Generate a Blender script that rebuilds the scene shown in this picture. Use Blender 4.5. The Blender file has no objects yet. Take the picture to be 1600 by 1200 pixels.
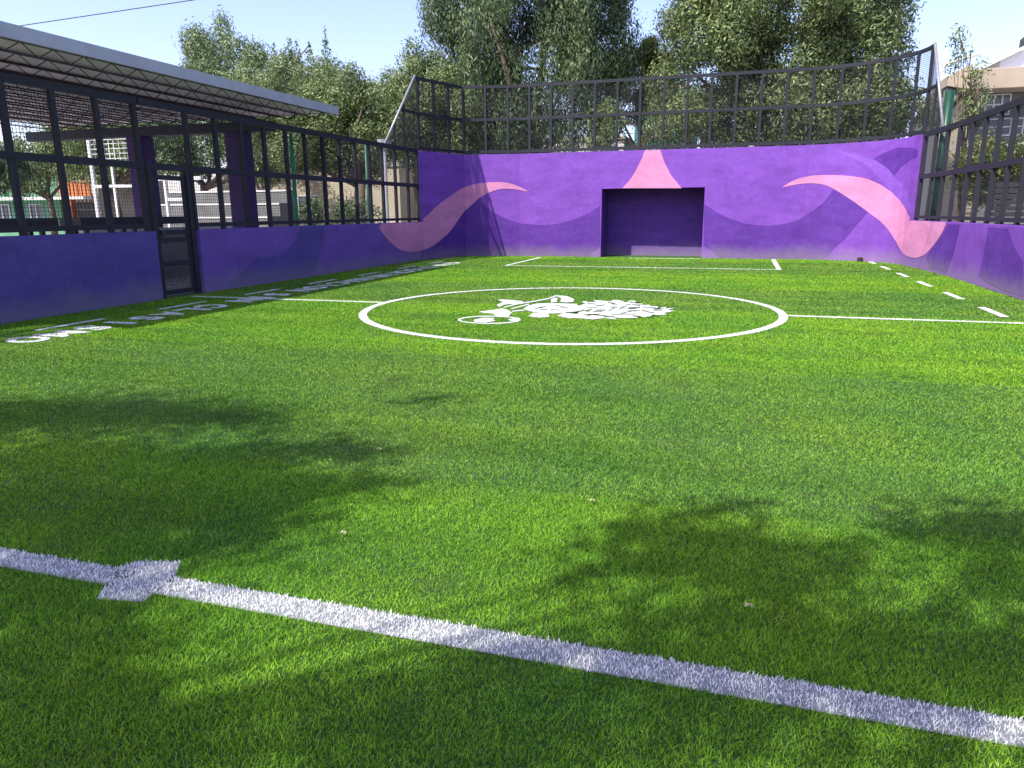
import bpy, bmesh, math, random
import numpy as np
from mathutils import Vector, Matrix
from mathutils.geometry import tessellate_polygon

# ------------------------------------------------------------------ camera
scene = bpy.context.scene
C = scene.collection
cam_d = bpy.data.cameras.new('camera'); cam = bpy.data.objects.new('camera', cam_d); C.objects.link(cam)
CH, PITCH, YAW, ROLL = 1.3563, -0.2315, 0.3009, -0.0067
F = Vector((-math.sin(YAW)*math.cos(PITCH), math.cos(YAW)*math.cos(PITCH), math.sin(PITCH)))
Rv = Vector((math.cos(YAW), math.sin(YAW), 0)); U = Rv.cross(F)
R2 = math.cos(ROLL)*Rv + math.sin(ROLL)*U; U2 = -math.sin(ROLL)*Rv + math.cos(ROLL)*U
M = Matrix(((R2.x, U2.x, -F.x, 0), (R2.y, U2.y, -F.y, 0), (R2.z, U2.z, -F.z, CH), (0, 0, 0, 1)))
cam.matrix_world = M
cam_d.sensor_width = 36; cam_d.lens = 36*1142.34/1600; cam_d.clip_start = 0.05; cam_d.clip_end = 2000
scene.camera = cam

# ------------------------------------------------------------------ light
SUNV = Vector((-0.70, -1.0, 1.55)).normalized()          # towards the sun
w = bpy.data.worlds.new('World'); scene.world = w; w.use_nodes = True
nt = w.node_tree; nt.nodes.clear()
sky = nt.nodes.new('ShaderNodeTexSky'); sky.sky_type = 'NISHITA'; sky.sun_disc = False
sky.sun_elevation = math.asin(SUNV.z); sky.sun_rotation = math.atan2(SUNV.x, SUNV.y)
sky.air_density = 1.0; sky.dust_density = 1.3; sky.ozone_density = 1.6; sky.altitude = 0
bg = nt.nodes.new('ShaderNodeBackground'); bg.inputs[1].default_value = 0.14
wo = nt.nodes.new('ShaderNodeOutputWorld')
mxs = nt.nodes.new('ShaderNodeMix'); mxs.data_type = 'RGBA'; mxs.blend_type = 'MULTIPLY'; mxs.inputs[0].default_value = 1
mxs.inputs[7].default_value = (1.05, .925, 1.10, 1); nt.links.new(sky.outputs[0], mxs.inputs[6]); nt.links.new(mxs.outputs[2], bg.inputs[0]); nt.links.new(bg.outputs[0], wo.inputs[0])
sd = bpy.data.lights.new('sun', 'SUN'); sd.energy = 4.0; sd.angle = math.radians(0.53); sd.color = (1.0, 0.95, 0.87)
so = bpy.data.objects.new('sun', sd); C.objects.link(so)
so.rotation_euler = SUNV.to_track_quat('Z', 'Y').to_euler(); so.location = SUNV*40
scene.view_settings.view_transform = 'Standard'; scene.view_settings.look = 'None'
scene.view_settings.gamma = 1.0; scene.view_settings.exposure = 1.15
scene.cycles.use_denoising = True
scene.cycles.max_bounces = 6; scene.cycles.transparent_max_bounces = 8

# ------------------------------------------------------------------ data (metres: wall paths, mural outlines as (distance along wall, height), turf emblem)
PATH_L=[(-8.95, 10.72), (-8.95, 18.2), (-8.88, 20.0)]
PATH_B=[(-8.88, 20.0), (-8.27, 21.88), (-6.6, 22.2), (1.2, 22.2), (1.615, 22.175), (2.019, 22.1), (2.403, 21.977), (2.758, 21.808), (3.074, 21.6), (3.344, 21.355), (3.561, 21.081), (3.72, 20.783), (3.817, 20.471), (3.85, 20.15)]
PATH_R=[(3.85, 20.15), (3.98, 18.8), (4.08, 17.0), (4.11, 14.0), (4.11, -2.2)]
MURAL={"pink_left": [[6.591, 1.071], [6.815, 0.823], [7.27, 0.559], [7.808, 0.347], [8.373, 0.266], [9.058, 0.258], [9.644, 0.351], [10.15, 0.595], [10.55, 0.812], [11.029, 1.246], [11.42, 1.533], [11.725, 1.8], [12.046, 1.95], [12.345, 2.042], [12.721, 2.038], [13.039, 1.987], [13.263, 1.937], [12.968, 2.093], [12.663, 2.209], [12.347, 2.25], [11.981, 2.235], [11.544, 2.192], [11.058, 2.048], [10.439, 1.794], [9.871, 1.513], [9.422, 1.24], [9.253, 1.152], [9.043, 1.118], [8.444, 1.117], [7.512, 1.105]], "pink_mid": [[16.731, 3.084], [17.162, 3.072], [17.29, 2.717], [17.486, 2.359], [17.809, 1.981], [16.106, 2.007], [16.364, 2.292], [16.562, 2.646], [16.665, 2.874]], "pink_right": [[20.479, 1.941], [20.821, 2.157], [21.172, 2.25], [21.574, 2.273], [22.088, 2.239], [22.609, 2.163], [23.065, 1.987], [23.536, 1.729], [23.986, 1.427], [24.464, 1.124], [25.31, 1.104], [27.078, 1.112], [27.032, 1.021], [26.854, 0.832], [26.382, 0.571], [25.775, 0.315], [25.09, 0.215], [24.316, 0.261], [24.019, 0.386], [23.714, 0.642], [23.311, 0.985], [22.804, 1.291], [22.345, 1.599], [21.859, 1.899], [21.596, 2.022], [21.293, 2.062], [20.935, 2.044], [20.675, 1.989]], "dark_left": [[9.057, 0.248], [9.644, 0.351], [10.15, 0.595], [10.55, 0.812], [11.029, 1.246], [11.42, 1.533], [11.725, 1.8], [11.782, 1.646], [12.031, 1.413], [12.466, 1.167], [12.963, 1.002], [13.609, 0.944], [14.173, 0.981], [14.728, 1.131], [15.156, 1.317], [15.452, 1.51], [15.477, 0.319], [15.294, 0.184], [15.121, 0.0], [11.755, 0.0], [10.364, 0.0], [9.034, 0.0]], "dark_right": [[18.465, 1.529], [18.804, 1.313], [19.194, 1.116], [19.638, 0.973], [20.181, 0.919], [20.651, 0.971], [21.01, 1.075], [21.4, 1.349], [21.636, 1.55], [21.859, 1.899], [22.345, 1.599], [22.804, 1.291], [22.524, 0.927], [22.247, 0.553], [21.998, 0.333], [21.763, 0.0], [19.002, 0.0], [18.74, 0.215], [18.499, 0.359]], "dark_fold": [[22.831, 2.623], [23.081, 2.748], [23.431, 2.846], [23.961, 2.809], [24.618, 2.679], [24.591, 2.566], [24.105, 2.555], [23.701, 2.4], [23.463, 2.182], [23.254, 2.371]], "light_fold": [[21.721, 2.91], [22.378, 2.762], [22.835, 2.591], [23.256, 2.356], [23.468, 2.151], [23.868, 1.889], [24.562, 1.379], [24.549, 1.155], [23.986, 1.427], [23.536, 1.729], [23.152, 2.023], [22.75, 2.406], [22.225, 2.689]], "dark_side": [[27.145, 1.049], [27.944, 1.044], [27.752, 0.493], [27.423, 0.058], [26.254, 0.091], [25.878, 0.292], [26.393, 0.544], [26.865, 0.806]], "dark_side2": [[29.669, 1.037], [30.669, 1.038], [31.06, 0.77], [31.572, 0.573], [31.797, 0.053], [30.953, 0.053], [29.939, 0.115], [29.545, 0.194], [29.644, 0.539]], "light_side": [[0.636, 1.078], [3.099, 1.085], [2.904, 0.872], [2.624, 0.686], [2.225, 0.551], [1.69, 0.507], [1.106, 0.554], [0.576, 0.665], [0.261, 0.849], [0.159, 1.051]], "dark_side_left": [[3.099, 1.085], [4.067, 1.086], [3.903, 0.628], [3.521, 0.09], [2.269, 0.058], [1.327, 0.066], [0.521, 0.047], [1.488, 0.507], [2.222, 0.526], [2.62, 0.66], [2.901, 0.846]]}
EMBLEM=[[[-2.64, 8.9], [-2.63, 8.85], [-2.67, 8.85], [-2.68, 8.89]], [[-2.63, 8.85], [-2.63, 8.8], [-2.67, 8.81], [-2.67, 8.85]], [[-2.63, 8.8], [-2.64, 8.74], [-2.68, 8.77], [-2.67, 8.81]], [[-2.64, 8.74], [-2.66, 8.69], [-2.7, 8.72], [-2.68, 8.77]], [[-2.66, 8.69], [-2.68, 8.64], [-2.72, 8.69], [-2.7, 8.72]], [[-2.68, 8.64], [-2.72, 8.6], [-2.76, 8.65], [-2.72, 8.69]], [[-2.72, 8.6], [-2.76, 8.56], [-2.8, 8.62], [-2.76, 8.65]], [[-2.76, 8.56], [-2.81, 8.52], [-2.84, 8.59], [-2.8, 8.62]], [[-2.81, 8.52], [-2.86, 8.5], [-2.89, 8.57], [-2.84, 8.59]], [[-2.86, 8.5], [-2.92, 8.48], [-2.94, 8.55], [-2.89, 8.57]], [[-2.92, 8.48], [-2.98, 8.47], [-3.0, 8.54], [-2.94, 8.55]], [[-2.98, 8.47], [-3.04, 8.46], [-3.06, 8.53], [-3.0, 8.54]], [[-3.04, 8.46], [-3.1, 8.47], [-3.11, 8.53], [-3.06, 8.53]], [[-3.1, 8.47], [-3.16, 8.48], [-3.17, 8.54], [-3.11, 8.53]], [[-3.16, 8.48], [-3.22, 8.5], [-3.22, 8.56], [-3.17, 8.54]], [[-3.22, 8.5], [-3.27, 8.53], [-3.26, 8.58], [-3.22, 8.56]], [[-3.27, 8.53], [-3.32, 8.56], [-3.31, 8.6], [-3.26, 8.58]], [[-3.32, 8.56], [-3.36, 8.6], [-3.34, 8.63], [-3.31, 8.6]], [[-3.36, 8.6], [-3.4, 8.65], [-3.37, 8.67], [-3.34, 8.63]], [[-3.4, 8.65], [-3.42, 8.7], [-3.39, 8.71], [-3.37, 8.67]], [[-3.42, 8.7], [-3.44, 8.75], [-3.4, 8.75], [-3.39, 8.71]], [[-3.44, 8.75], [-3.44, 8.81], [-3.4, 8.79], [-3.4, 8.75]], [[-3.44, 8.81], [-3.44, 8.87], [-3.39, 8.84], [-3.4, 8.79]], [[-3.44, 8.87], [-3.42, 8.92], [-3.38, 8.88], [-3.39, 8.84]], [[-3.42, 8.92], [-3.4, 8.97], [-3.35, 8.92], [-3.38, 8.88]], [[-3.4, 8.97], [-3.36, 9.02], [-3.32, 8.96], [-3.35, 8.92]], [[-3.36, 9.02], [-3.32, 9.06], [-3.28, 9.0], [-3.32, 8.96]], [[-3.32, 9.06], [-3.27, 9.1], [-3.23, 9.03], [-3.28, 9.0]], [[-3.27, 9.1], [-3.21, 9.13], [-3.18, 9.05], [-3.23, 9.03]], [[-3.21, 9.13], [-3.15, 9.15], [-3.12, 9.07], [-3.18, 9.05]], [[-3.15, 9.15], [-3.09, 9.16], [-3.07, 9.08], [-3.12, 9.07]], [[-3.09, 9.16], [-3.02, 9.16], [-3.01, 9.09], [-3.07, 9.08]], [[-3.02, 9.16], [-2.95, 9.16], [-2.95, 9.08], [-3.01, 9.09]], [[-2.95, 9.16], [-2.89, 9.14], [-2.89, 9.07], [-2.95, 9.08]], [[-2.89, 9.14], [-2.83, 9.12], [-2.84, 9.06], [-2.89, 9.07]], [[-2.83, 9.12], [-2.78, 9.09], [-2.79, 9.03], [-2.84, 9.06]], [[-2.78, 9.09], [-2.73, 9.05], [-2.75, 9.01], [-2.79, 9.03]], [[-2.73, 9.05], [-2.69, 9.0], [-2.72, 8.97], [-2.75, 9.01]], [[-2.69, 9.0], [-2.66, 8.96], [-2.69, 8.93], [-2.72, 8.97]], [[-2.66, 8.96], [-2.64, 8.9], [-2.68, 8.89], [-2.69, 8.93]], [[-3.22, 8.73], [-3.16, 8.96], [-3.01, 8.96], [-2.98, 8.79], [-2.92, 8.74], [-2.99, 8.56], [-3.13, 8.55]], [[-2.81, 8.9], [-2.71, 9.07], [-2.64, 8.87], [-2.71, 8.74]], [[-3.42, 9.51], [-3.29, 9.71], [-3.21, 9.91], [-3.06, 9.73], [-2.94, 9.5], [-2.89, 9.18], [-3.05, 9.14], [-3.17, 9.36], [-3.31, 9.39]], [[-3.62, 10.94], [-3.47, 10.94], [-3.16, 10.81], [-3.11, 10.46], [-3.26, 10.44], [-3.32, 10.31], [-3.3, 10.04], [-3.42, 10.28], [-3.42, 10.6]], [[-3.24, 10.08], [-3.18, 10.5], [-3.14, 10.39], [-3.21, 9.98]], [[-3.18, 10.5], [-3.01, 10.91], [-2.98, 10.79], [-3.14, 10.39]], [[-3.01, 10.91], [-2.89, 11.27], [-2.86, 11.14], [-2.98, 10.79]], [[-2.89, 11.27], [-2.88, 11.7], [-2.84, 11.56], [-2.86, 11.14]], [[-2.88, 11.7], [-2.79, 11.69], [-2.76, 11.56], [-2.84, 11.56]], [[-3.09, 9.95], [-3.04, 10.22], [-3.01, 10.12], [-3.06, 9.85]], [[-3.04, 10.22], [-3.0, 10.53], [-2.96, 10.42], [-3.01, 10.12]], [[-3.0, 9.69], [-2.87, 9.83], [-2.84, 9.73], [-2.97, 9.6]], [[-2.88, 11.64], [-2.77, 11.69], [-2.64, 11.6], [-2.45, 11.23], [-2.41, 10.92], [-2.48, 10.8], [-2.61, 10.91], [-2.66, 11.29], [-2.79, 11.54]], [[-2.82, 11.21], [-2.81, 11.39], [-2.75, 11.34], [-2.64, 10.83], [-2.71, 10.76]], [[-2.9, 9.9], [-2.94, 10.31], [-2.87, 10.57], [-2.67, 10.67], [-2.29, 10.67], [-2.08, 9.68], [-2.2, 9.69], [-2.39, 9.56], [-2.49, 9.52], [-2.71, 9.69]], [[-2.63, 9.22], [-2.65, 9.58], [-2.44, 9.53], [-2.35, 9.26], [-2.45, 9.14]], [[-2.27, 9.36], [-2.26, 9.68], [-2.05, 9.57], [-1.99, 9.29], [-2.06, 9.17]], [[-2.5, 10.61], [-2.37, 10.63], [-2.21, 10.47], [-2.11, 10.26], [-2.05, 9.99], [-2.14, 9.88], [-2.23, 9.67], [-2.27, 9.64]], [[-2.26, 9.6], [-2.06, 9.53], [-1.94, 9.2], [-2.09, 9.21], [-2.18, 9.26]], [[-2.76, 11.61], [-2.61, 11.49], [-2.45, 11.2], [-2.4, 10.89], [-2.59, 10.95]], [[-2.05, 9.65], [-2.05, 9.49], [-1.94, 9.21], [-1.74, 9.15], [-1.63, 9.33], [-1.45, 9.19], [-1.54, 9.38], [-1.39, 9.37], [-1.23, 9.43], [-1.23, 9.58], [-1.13, 9.53], [-1.03, 9.74], [-0.89, 9.83], [-0.95, 9.97], [-0.83, 10.23], [-0.93, 10.32], [-0.86, 10.56], [-0.98, 10.42], [-0.97, 10.64], [-1.08, 10.48], [-1.11, 10.7], [-1.2, 10.65], [-1.24, 10.82], [-1.32, 10.76], [-1.34, 10.92], [-1.46, 10.92], [-1.5, 11.25], [-1.59, 11.27], [-1.62, 11.07], [-1.75, 11.26], [-1.84, 11.32], [-1.86, 11.06], [-2.01, 11.17], [-2.14, 11.19], [-2.07, 10.94], [-2.2, 11.01], [-2.29, 10.99], [-2.17, 10.75], [-2.21, 10.49], [-2.12, 10.05]]]
EMBLEM_GAP=[[[-2.25, 9.74], [-2.11, 9.79], [-2.09, 9.68], [-2.22, 9.63]], [[-2.11, 9.79], [-2.06, 10.07], [-2.03, 9.94], [-2.09, 9.68]], [[-1.9, 10.07], [-1.77, 10.11], [-1.75, 10.01], [-1.88, 9.98]], [[-1.6, 10.31], [-1.58, 10.52], [-1.57, 10.41], [-1.59, 10.21]], [[-1.58, 10.52], [-1.55, 10.7], [-1.54, 10.59], [-1.57, 10.41]], [[-1.28, 10.25], [-1.14, 10.03], [-1.13, 9.94], [-1.27, 10.15]], [[-1.14, 10.03], [-1.08, 10.01], [-1.07, 9.92], [-1.13, 9.94]], [[-1.91, 9.61], [-1.77, 9.67], [-1.75, 9.59], [-1.89, 9.53]], [[-1.61, 9.7], [-1.31, 9.8], [-1.3, 9.73], [-1.6, 9.63]], [[-1.98, 10.51], [-1.87, 10.68], [-1.86, 10.58], [-1.96, 10.41]], [[-1.68, 9.48], [-1.54, 9.5], [-1.52, 9.41], [-1.66, 9.39]], [[-1.49, 10.44], [-1.34, 10.54], [-1.32, 10.42], [-1.47, 10.32]], [[-1.88, 10.98], [-1.77, 10.91], [-1.75, 10.79], [-1.86, 10.86]], [[-2.16, 10.79], [-2.0, 10.73], [-1.99, 10.65], [-2.14, 10.71]], [[-1.5, 9.83], [-1.39, 10.11], [-1.38, 10.03], [-1.49, 9.75]], [[-1.39, 10.11], [-1.29, 10.17], [-1.28, 10.09], [-1.38, 10.03]], [[-1.5, 10.86], [-1.36, 10.7], [-1.35, 10.62], [-1.49, 10.78]], [[-1.3, 10.58], [-1.12, 10.51], [-1.11, 10.43], [-1.29, 10.5]], [[-2.03, 9.94], [-1.97, 10.18], [-1.95, 10.1], [-2.02, 9.87]], [[-1.12, 10.17], [-0.99, 10.24], [-0.98, 10.17], [-1.11, 10.11]], [[-1.74, 9.56], [-1.62, 9.51], [-1.61, 9.45], [-1.73, 9.5]], [[-1.68, 10.38], [-1.71, 10.04], [-1.7, 9.94], [-1.66, 10.28]], [[-2.06, 10.3], [-1.92, 10.3], [-1.91, 10.23], [-2.05, 10.24]], [[-2.78, 10.07], [-2.71, 10.02], [-2.74, 9.97]], [[-2.48, 9.98], [-2.37, 9.92], [-2.36, 9.85]], [[-2.19, 9.74], [-2.11, 9.84], [-2.08, 9.68]], [[-1.85, 10.09], [-1.76, 10.1], [-1.75, 10.02], [-1.83, 10.01]], [[-2.2, 10.96], [-2.09, 11.1], [-2.07, 11.02], [-2.19, 10.88]], [[-1.11, 10.41], [-0.99, 10.44], [-0.98, 10.36], [-1.1, 10.32]], [[-1.91, 9.93], [-1.78, 9.94], [-1.76, 9.86], [-1.89, 9.85]], [[-1.54, 11.03], [-1.42, 11.1], [-1.4, 11.02], [-1.53, 10.95]], [[-1.96, 9.56], [-1.85, 9.53], [-1.84, 9.45], [-1.94, 9.48]], [[-1.3, 9.64], [-1.21, 9.59], [-1.2, 9.53], [-1.29, 9.57]], [[-1.1, 9.75], [-1.04, 9.79], [-1.03, 9.73], [-1.09, 9.69]], [[-1.15, 10.45], [-1.04, 10.51], [-1.04, 10.44], [-1.14, 10.37]], [[-1.76, 10.45], [-1.65, 10.48], [-1.64, 10.39], [-1.74, 10.36]], [[-1.33, 9.62], [-1.19, 9.55], [-1.18, 9.48], [-1.32, 9.55]], [[-1.83, 9.59], [-1.68, 9.54], [-1.67, 9.47], [-1.82, 9.52]], [[-1.45, 10.77], [-1.33, 10.83], [-1.32, 10.76], [-1.44, 10.69]], [[-1.93, 9.58], [-1.8, 9.62], [-1.78, 9.55], [-1.91, 9.51]], [[-1.79, 10.81], [-1.71, 10.82], [-1.69, 10.72], [-1.77, 10.71]], [[-2.02, 9.93], [-1.95, 9.91], [-1.94, 9.84], [-2.0, 9.86]], [[-1.13, 9.59], [-1.03, 9.52], [-1.02, 9.46], [-1.12, 9.53]], [[-1.99, 9.96], [-1.94, 10.01], [-1.93, 9.94], [-1.98, 9.89]], [[-1.58, 10.84], [-1.51, 10.82], [-1.5, 10.74], [-1.57, 10.76]], [[-1.07, 9.74], [-0.99, 9.73], [-0.98, 9.66], [-1.07, 9.67]], [[-1.44, 10.12], [-1.33, 10.12], [-1.32, 10.03], [-1.42, 10.03]], [[-1.61, 10.34], [-1.5, 10.41], [-1.49, 10.34], [-1.6, 10.27]], [[-1.12, 10.31], [-1.03, 10.4], [-1.02, 10.33], [-1.11, 10.24]], [[-1.65, 11.08], [-1.54, 11.15], [-1.53, 11.07], [-1.64, 11.01]], [[-1.48, 10.32], [-1.37, 10.37], [-1.36, 10.29], [-1.47, 10.24]], [[-1.48, 11.13], [-1.42, 11.16], [-1.4, 11.05], [-1.46, 11.03]], [[-2.75, 10.08], [-2.68, 10.13], [-2.66, 10.06], [-2.73, 10.01]], [[-2.71, 10.22], [-2.65, 10.22], [-2.63, 10.15], [-2.7, 10.15]], [[-2.74, 10.15], [-2.67, 10.24], [-2.65, 10.17], [-2.72, 10.08]], [[-2.51, 9.91], [-2.46, 9.96], [-2.44, 9.89], [-2.49, 9.84]], [[-2.47, 10.34], [-2.42, 10.37], [-2.4, 10.3], [-2.46, 10.27]], [[-2.56, 10.44], [-2.51, 10.48], [-2.49, 10.41], [-2.55, 10.37]], [[-2.42, 10.18], [-2.33, 10.25], [-2.32, 10.18], [-2.4, 10.11]], [[-2.66, 9.94], [-2.57, 9.97], [-2.55, 9.9], [-2.64, 9.87]]]
SHADE=[(-4.51, 3.63, 0.99, 0.385, 1), (-4.11, 4.0, 1.1, 0.33, 1), (-3.33, 4.05, 0.66, 0.242, 0.9), (-3.52, 3.02, 1.21, 0.385, 1), (-3.23, 2.43, 0.88, 0.345, 1), (-2.58, 2.62, 0.77, 0.308, 1), (-2.71, 3.15, 0.66, 0.275, 0.8), (-2.54, 3.48, 0.385, 0.132, 0.8), (-2.24, 3.63, 0.33, 0.143, 0.8), (-2.15, 2.92, 0.385, 0.176, 0.9), (-1.79, 3.11, 0.33, 0.132, 0.7), (-2.64, 2.24, 0.66, 0.23, 1), (-2.06, 2.34, 0.385, 0.161, 0.9), (-2.51, 1.92, 0.55, 0.184, 1), (-2.33, 1.69, 0.44, 0.172, 1), (-2.04, 1.47, 0.44, 0.161, 1), (-1.76, 1.42, 0.385, 0.138, 1), (-1.67, 1.25, 0.385, 0.138, 1), (-1.49, 1.3, 0.33, 0.115, 0.9), (-2.04, 2.03, 0.22, 0.057, 0.6), (-0.8, 1.65, 0.308, 0.115, 0.9), (-0.63, 1.76, 0.275, 0.115, 1), (-0.61, 1.54, 0.275, 0.092, 1), (-0.39, 1.71, 0.242, 0.092, 0.8), (-0.78, 1.47, 0.22, 0.069, 0.7), (-0.29, 1.95, 0.275, 0.069, 0.8), (-0.03, 1.97, 0.275, 0.057, 0.9), (-0.49, 2.03, 0.22, 0.057, 0.7), (-0.23, 2.11, 0.275, 0.057, 0.8), (0.0, 2.95, 0.495, 0.176, 1), (0.13, 2.75, 0.44, 0.132, 1), (-0.19, 2.72, 0.33, 0.132, 0.9), (-0.35, 2.98, 0.275, 0.132, 0.8), (0.31, 2.75, 0.275, 0.099, 0.8), (0.5, 2.97, 0.22, 0.088, 0.7), (0.17, 2.43, 0.33, 0.092, 0.8), (-0.09, 2.31, 0.275, 0.069, 0.9), (1.16, 3.42, 0.44, 0.275, 1), (1.01, 2.96, 0.33, 0.132, 1), (0.85, 3.36, 0.275, 0.11, 0.7), (0.56, 2.38, 0.385, 0.092, 1), (0.35, 2.25, 0.33, 0.081, 0.9), (0.72, 2.29, 0.33, 0.081, 1), (0.87, 2.47, 0.22, 0.092, 0.9), (0.24, 2.02, 0.275, 0.069, 0.8), (0.49, 2.03, 0.275, 0.069, 0.8), (0.79, 2.18, 0.22, 0.081, 0.9), (0.07, 1.77, 0.22, 0.069, 0.7), (0.3, 1.77, 0.22, 0.057, 0.7), (-2.15, 4.83, 0.385, 0.066, 0.7), (-0.92, 1.53, 0.22, 0.081, 0.8), (-0.46, 1.56, 0.242, 0.069, 0.9), (-0.32, 1.79, 0.22, 0.069, 0.8), (-0.11, 1.72, 0.22, 0.069, 0.6), (-1.93, 1.6, 0.275, 0.081, 0.9), (-1.65, 1.18, 0.33, 0.081, 1), (-1.29, 1.29, 0.242, 0.069, 0.8), (-2.03, 1.78, 0.275, 0.069, 0.7), (0.58, 1.85, 0.275, 0.069, 0.7), (-0.03, 2.1, 0.33, 0.069, 0.9), (0.2, 2.24, 0.275, 0.069, 0.9), (0.43, 2.13, 0.275, 0.069, 0.7), (0.7, 2.63, 0.22, 0.066, 0.6), (-2.13, 3.01, 0.44, 0.132, 0.9), (-2.1, 2.61, 0.44, 0.11, 0.9), (-2.04, 3.57, 0.33, 0.088, 0.8), (-0.52, 2.48, 0.165, 0.069, 0.7), (-0.03, 3.29, 0.33, 0.066, 0.7)]

RNG = np.random.default_rng(7); random.seed(7)

# ------------------------------------------------------------------ helpers
def nodes_mat(name):
    m = bpy.data.materials.new(name); m.use_nodes = True
    t = m.node_tree; b = t.nodes['Principled BSDF']
    return m, t, b
def noise(t, scale, detail=4, rough=.6, vec=None):
    n = t.nodes.new('ShaderNodeTexNoise'); n.inputs['Scale'].default_value = scale
    n.inputs['Detail'].default_value = detail; n.inputs['Roughness'].default_value = rough
    if vec is None:
        vec = t.nodes.new('ShaderNodeNewGeometry').outputs['Position']
    t.links.new(vec, n.inputs['Vector']); return n
def ramp(t, fac, stops):
    r = t.nodes.new('ShaderNodeValToRGB'); e = r.color_ramp.elements
    while len(e) < len(stops): e.new(.5)
    for k, (p, c) in enumerate(stops):
        e[k].position = p; e[k].color = (*c, 1) if len(c) == 3 else c
    t.links.new(fac, r.inputs[0]); return r
def mixc(t, fac, a, b, mode='MIX'):
    m = t.nodes.new('ShaderNodeMix'); m.data_type = 'RGBA'; m.blend_type = mode
    for s, v in ((m.inputs[0], fac), (m.inputs[6], a), (m.inputs[7], b)):
        if isinstance(v, (float, int)): s.default_value = v
        elif isinstance(v, tuple): s.default_value = (*v, 1)
        else: t.links.new(v, s)
    return m.outputs[2]
def math_n(t, op, a, b=None, c=None):
    m = t.nodes.new('ShaderNodeMath'); m.operation = op
    for i, v in enumerate((a, b, c)):
        if v is None: continue
        if isinstance(v, (float, int)): m.inputs[i].default_value = v
        else: t.links.new(v, m.inputs[i])
    return m.outputs[0]
def bump(t, b, h, strength, dist=.01):
    n = t.nodes.new('ShaderNodeBump'); n.inputs['Strength'].default_value = strength; n.inputs['Distance'].default_value = dist
    t.links.new(h, n.inputs['Height']); t.links.new(n.outputs[0], b.inputs['Normal'])
def simple(name, col, rough=.6, var=.18, scale=6, metal=0, bmp=.15, spec=.3):
    m, t, b = nodes_mat(name)
    n = noise(t, scale, 6)
    lo = tuple(c*(1-var) for c in col); hi = tuple(min(1, c*(1+var)) for c in col)
    r = ramp(t, n.outputs[0], [(.3, lo), (.7, hi)])
    t.links.new(r.outputs[0], b.inputs['Base Color'])
    b.inputs['Roughness'].default_value = rough; b.inputs['Metallic'].default_value = metal
    b.inputs['Specular IOR Level'].default_value = spec
    if bmp: bump(t, b, noise(t, scale*8, 4).outputs[0], bmp, .004)
    return m
def paint_wall(name, col):
    """masonry paint with roller streaks, scuffs and dried mud splash along the foot"""
    m, t, b = nodes_mat(name)
    g = t.nodes.new('ShaderNodeNewGeometry'); sp = t.nodes.new('ShaderNodeSeparateXYZ'); t.links.new(g.outputs['Position'], sp.inputs[0])
    mp = t.nodes.new('ShaderNodeMapping'); mp.inputs['Scale'].default_value = (1, 1, 2.6); t.links.new(g.outputs['Position'], mp.inputs[0])
    n1 = noise(t, 1.1, 6, .65, mp.outputs[0]); n2 = noise(t, 7, 5, .7)
    lo = tuple(c*.80 for c in col); hi = tuple(min(1, c*1.12+.008) for c in col)
    base = ramp(t, n1.outputs[0], [(.3, lo), (.68, hi)]).outputs[0]
    base = mixc(t, math_n(t, 'MULTIPLY', ramp(t, n2.outputs[0], [(.50, (0, 0, 0)), (.72, (1, 1, 1))]).outputs[0], .28), base, tuple(min(1, c*1.3+.05) for c in col))
    # mud splash: height falls off irregularly
    n3 = noise(t, 1.7, 6, .7)
    hz = math_n(t, 'SUBTRACT', sp.outputs[2], math_n(t, 'MULTIPLY', math_n(t, 'SUBTRACT', n3.outputs[0], .42), .55))
    mr = t.nodes.new('ShaderNodeMapRange'); mr.inputs[1].default_value = -.04; mr.inputs[2].default_value = .42; mr.inputs[3].default_value = .85; mr.inputs[4].default_value = 0
    mr.interpolation_type = 'SMOOTHSTEP'
    t.links.new(hz, mr.inputs[0])
    dirt = mixc(t, .5, col, (.24, .22, .17))
    base = mixc(t, mr.outputs[0], base, dirt)
    vo = t.nodes.new('ShaderNodeTexVoronoi'); vo.inputs['Scale'].default_value = 1.15; t.links.new(g.outputs['Position'], vo.inputs['Vector'])
    sc = ramp(t, math_n(t, 'ADD', vo.outputs['Distance'], math_n(t, 'MULTIPLY', n2.outputs[0], .10)), [(.10, (1, 1, 1)), (.17, (0, 0, 0))])
    base = mixc(t, math_n(t, 'MULTIPLY', sc.outputs[0], .22), base, tuple(c*.6+.03 for c in col))
    # rain streaks
    mp2 = t.nodes.new('ShaderNodeMapping'); mp2.inputs['Scale'].default_value = (5, 5, .35); t.links.new(g.outputs['Position'], mp2.inputs[0])
    n4 = noise(t, 1.6, 4, .6, mp2.outputs[0])
    base = mixc(t, math_n(t, 'MULTIPLY', ramp(t, n4.outputs[0], [(.58, (0, 0, 0)), (.80, (1, 1, 1))]).outputs[0], .10), base, tuple(c*.62 for c in col))
    t.links.new(base, b.inputs['Base Color'])
    b.inputs['Roughness'].default_value = .62; b.inputs['Specular IOR Level'].default_value = .25
    bump(t, b, noise(t, 55, 5, .7).outputs[0], .35, .006)
    return m
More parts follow.
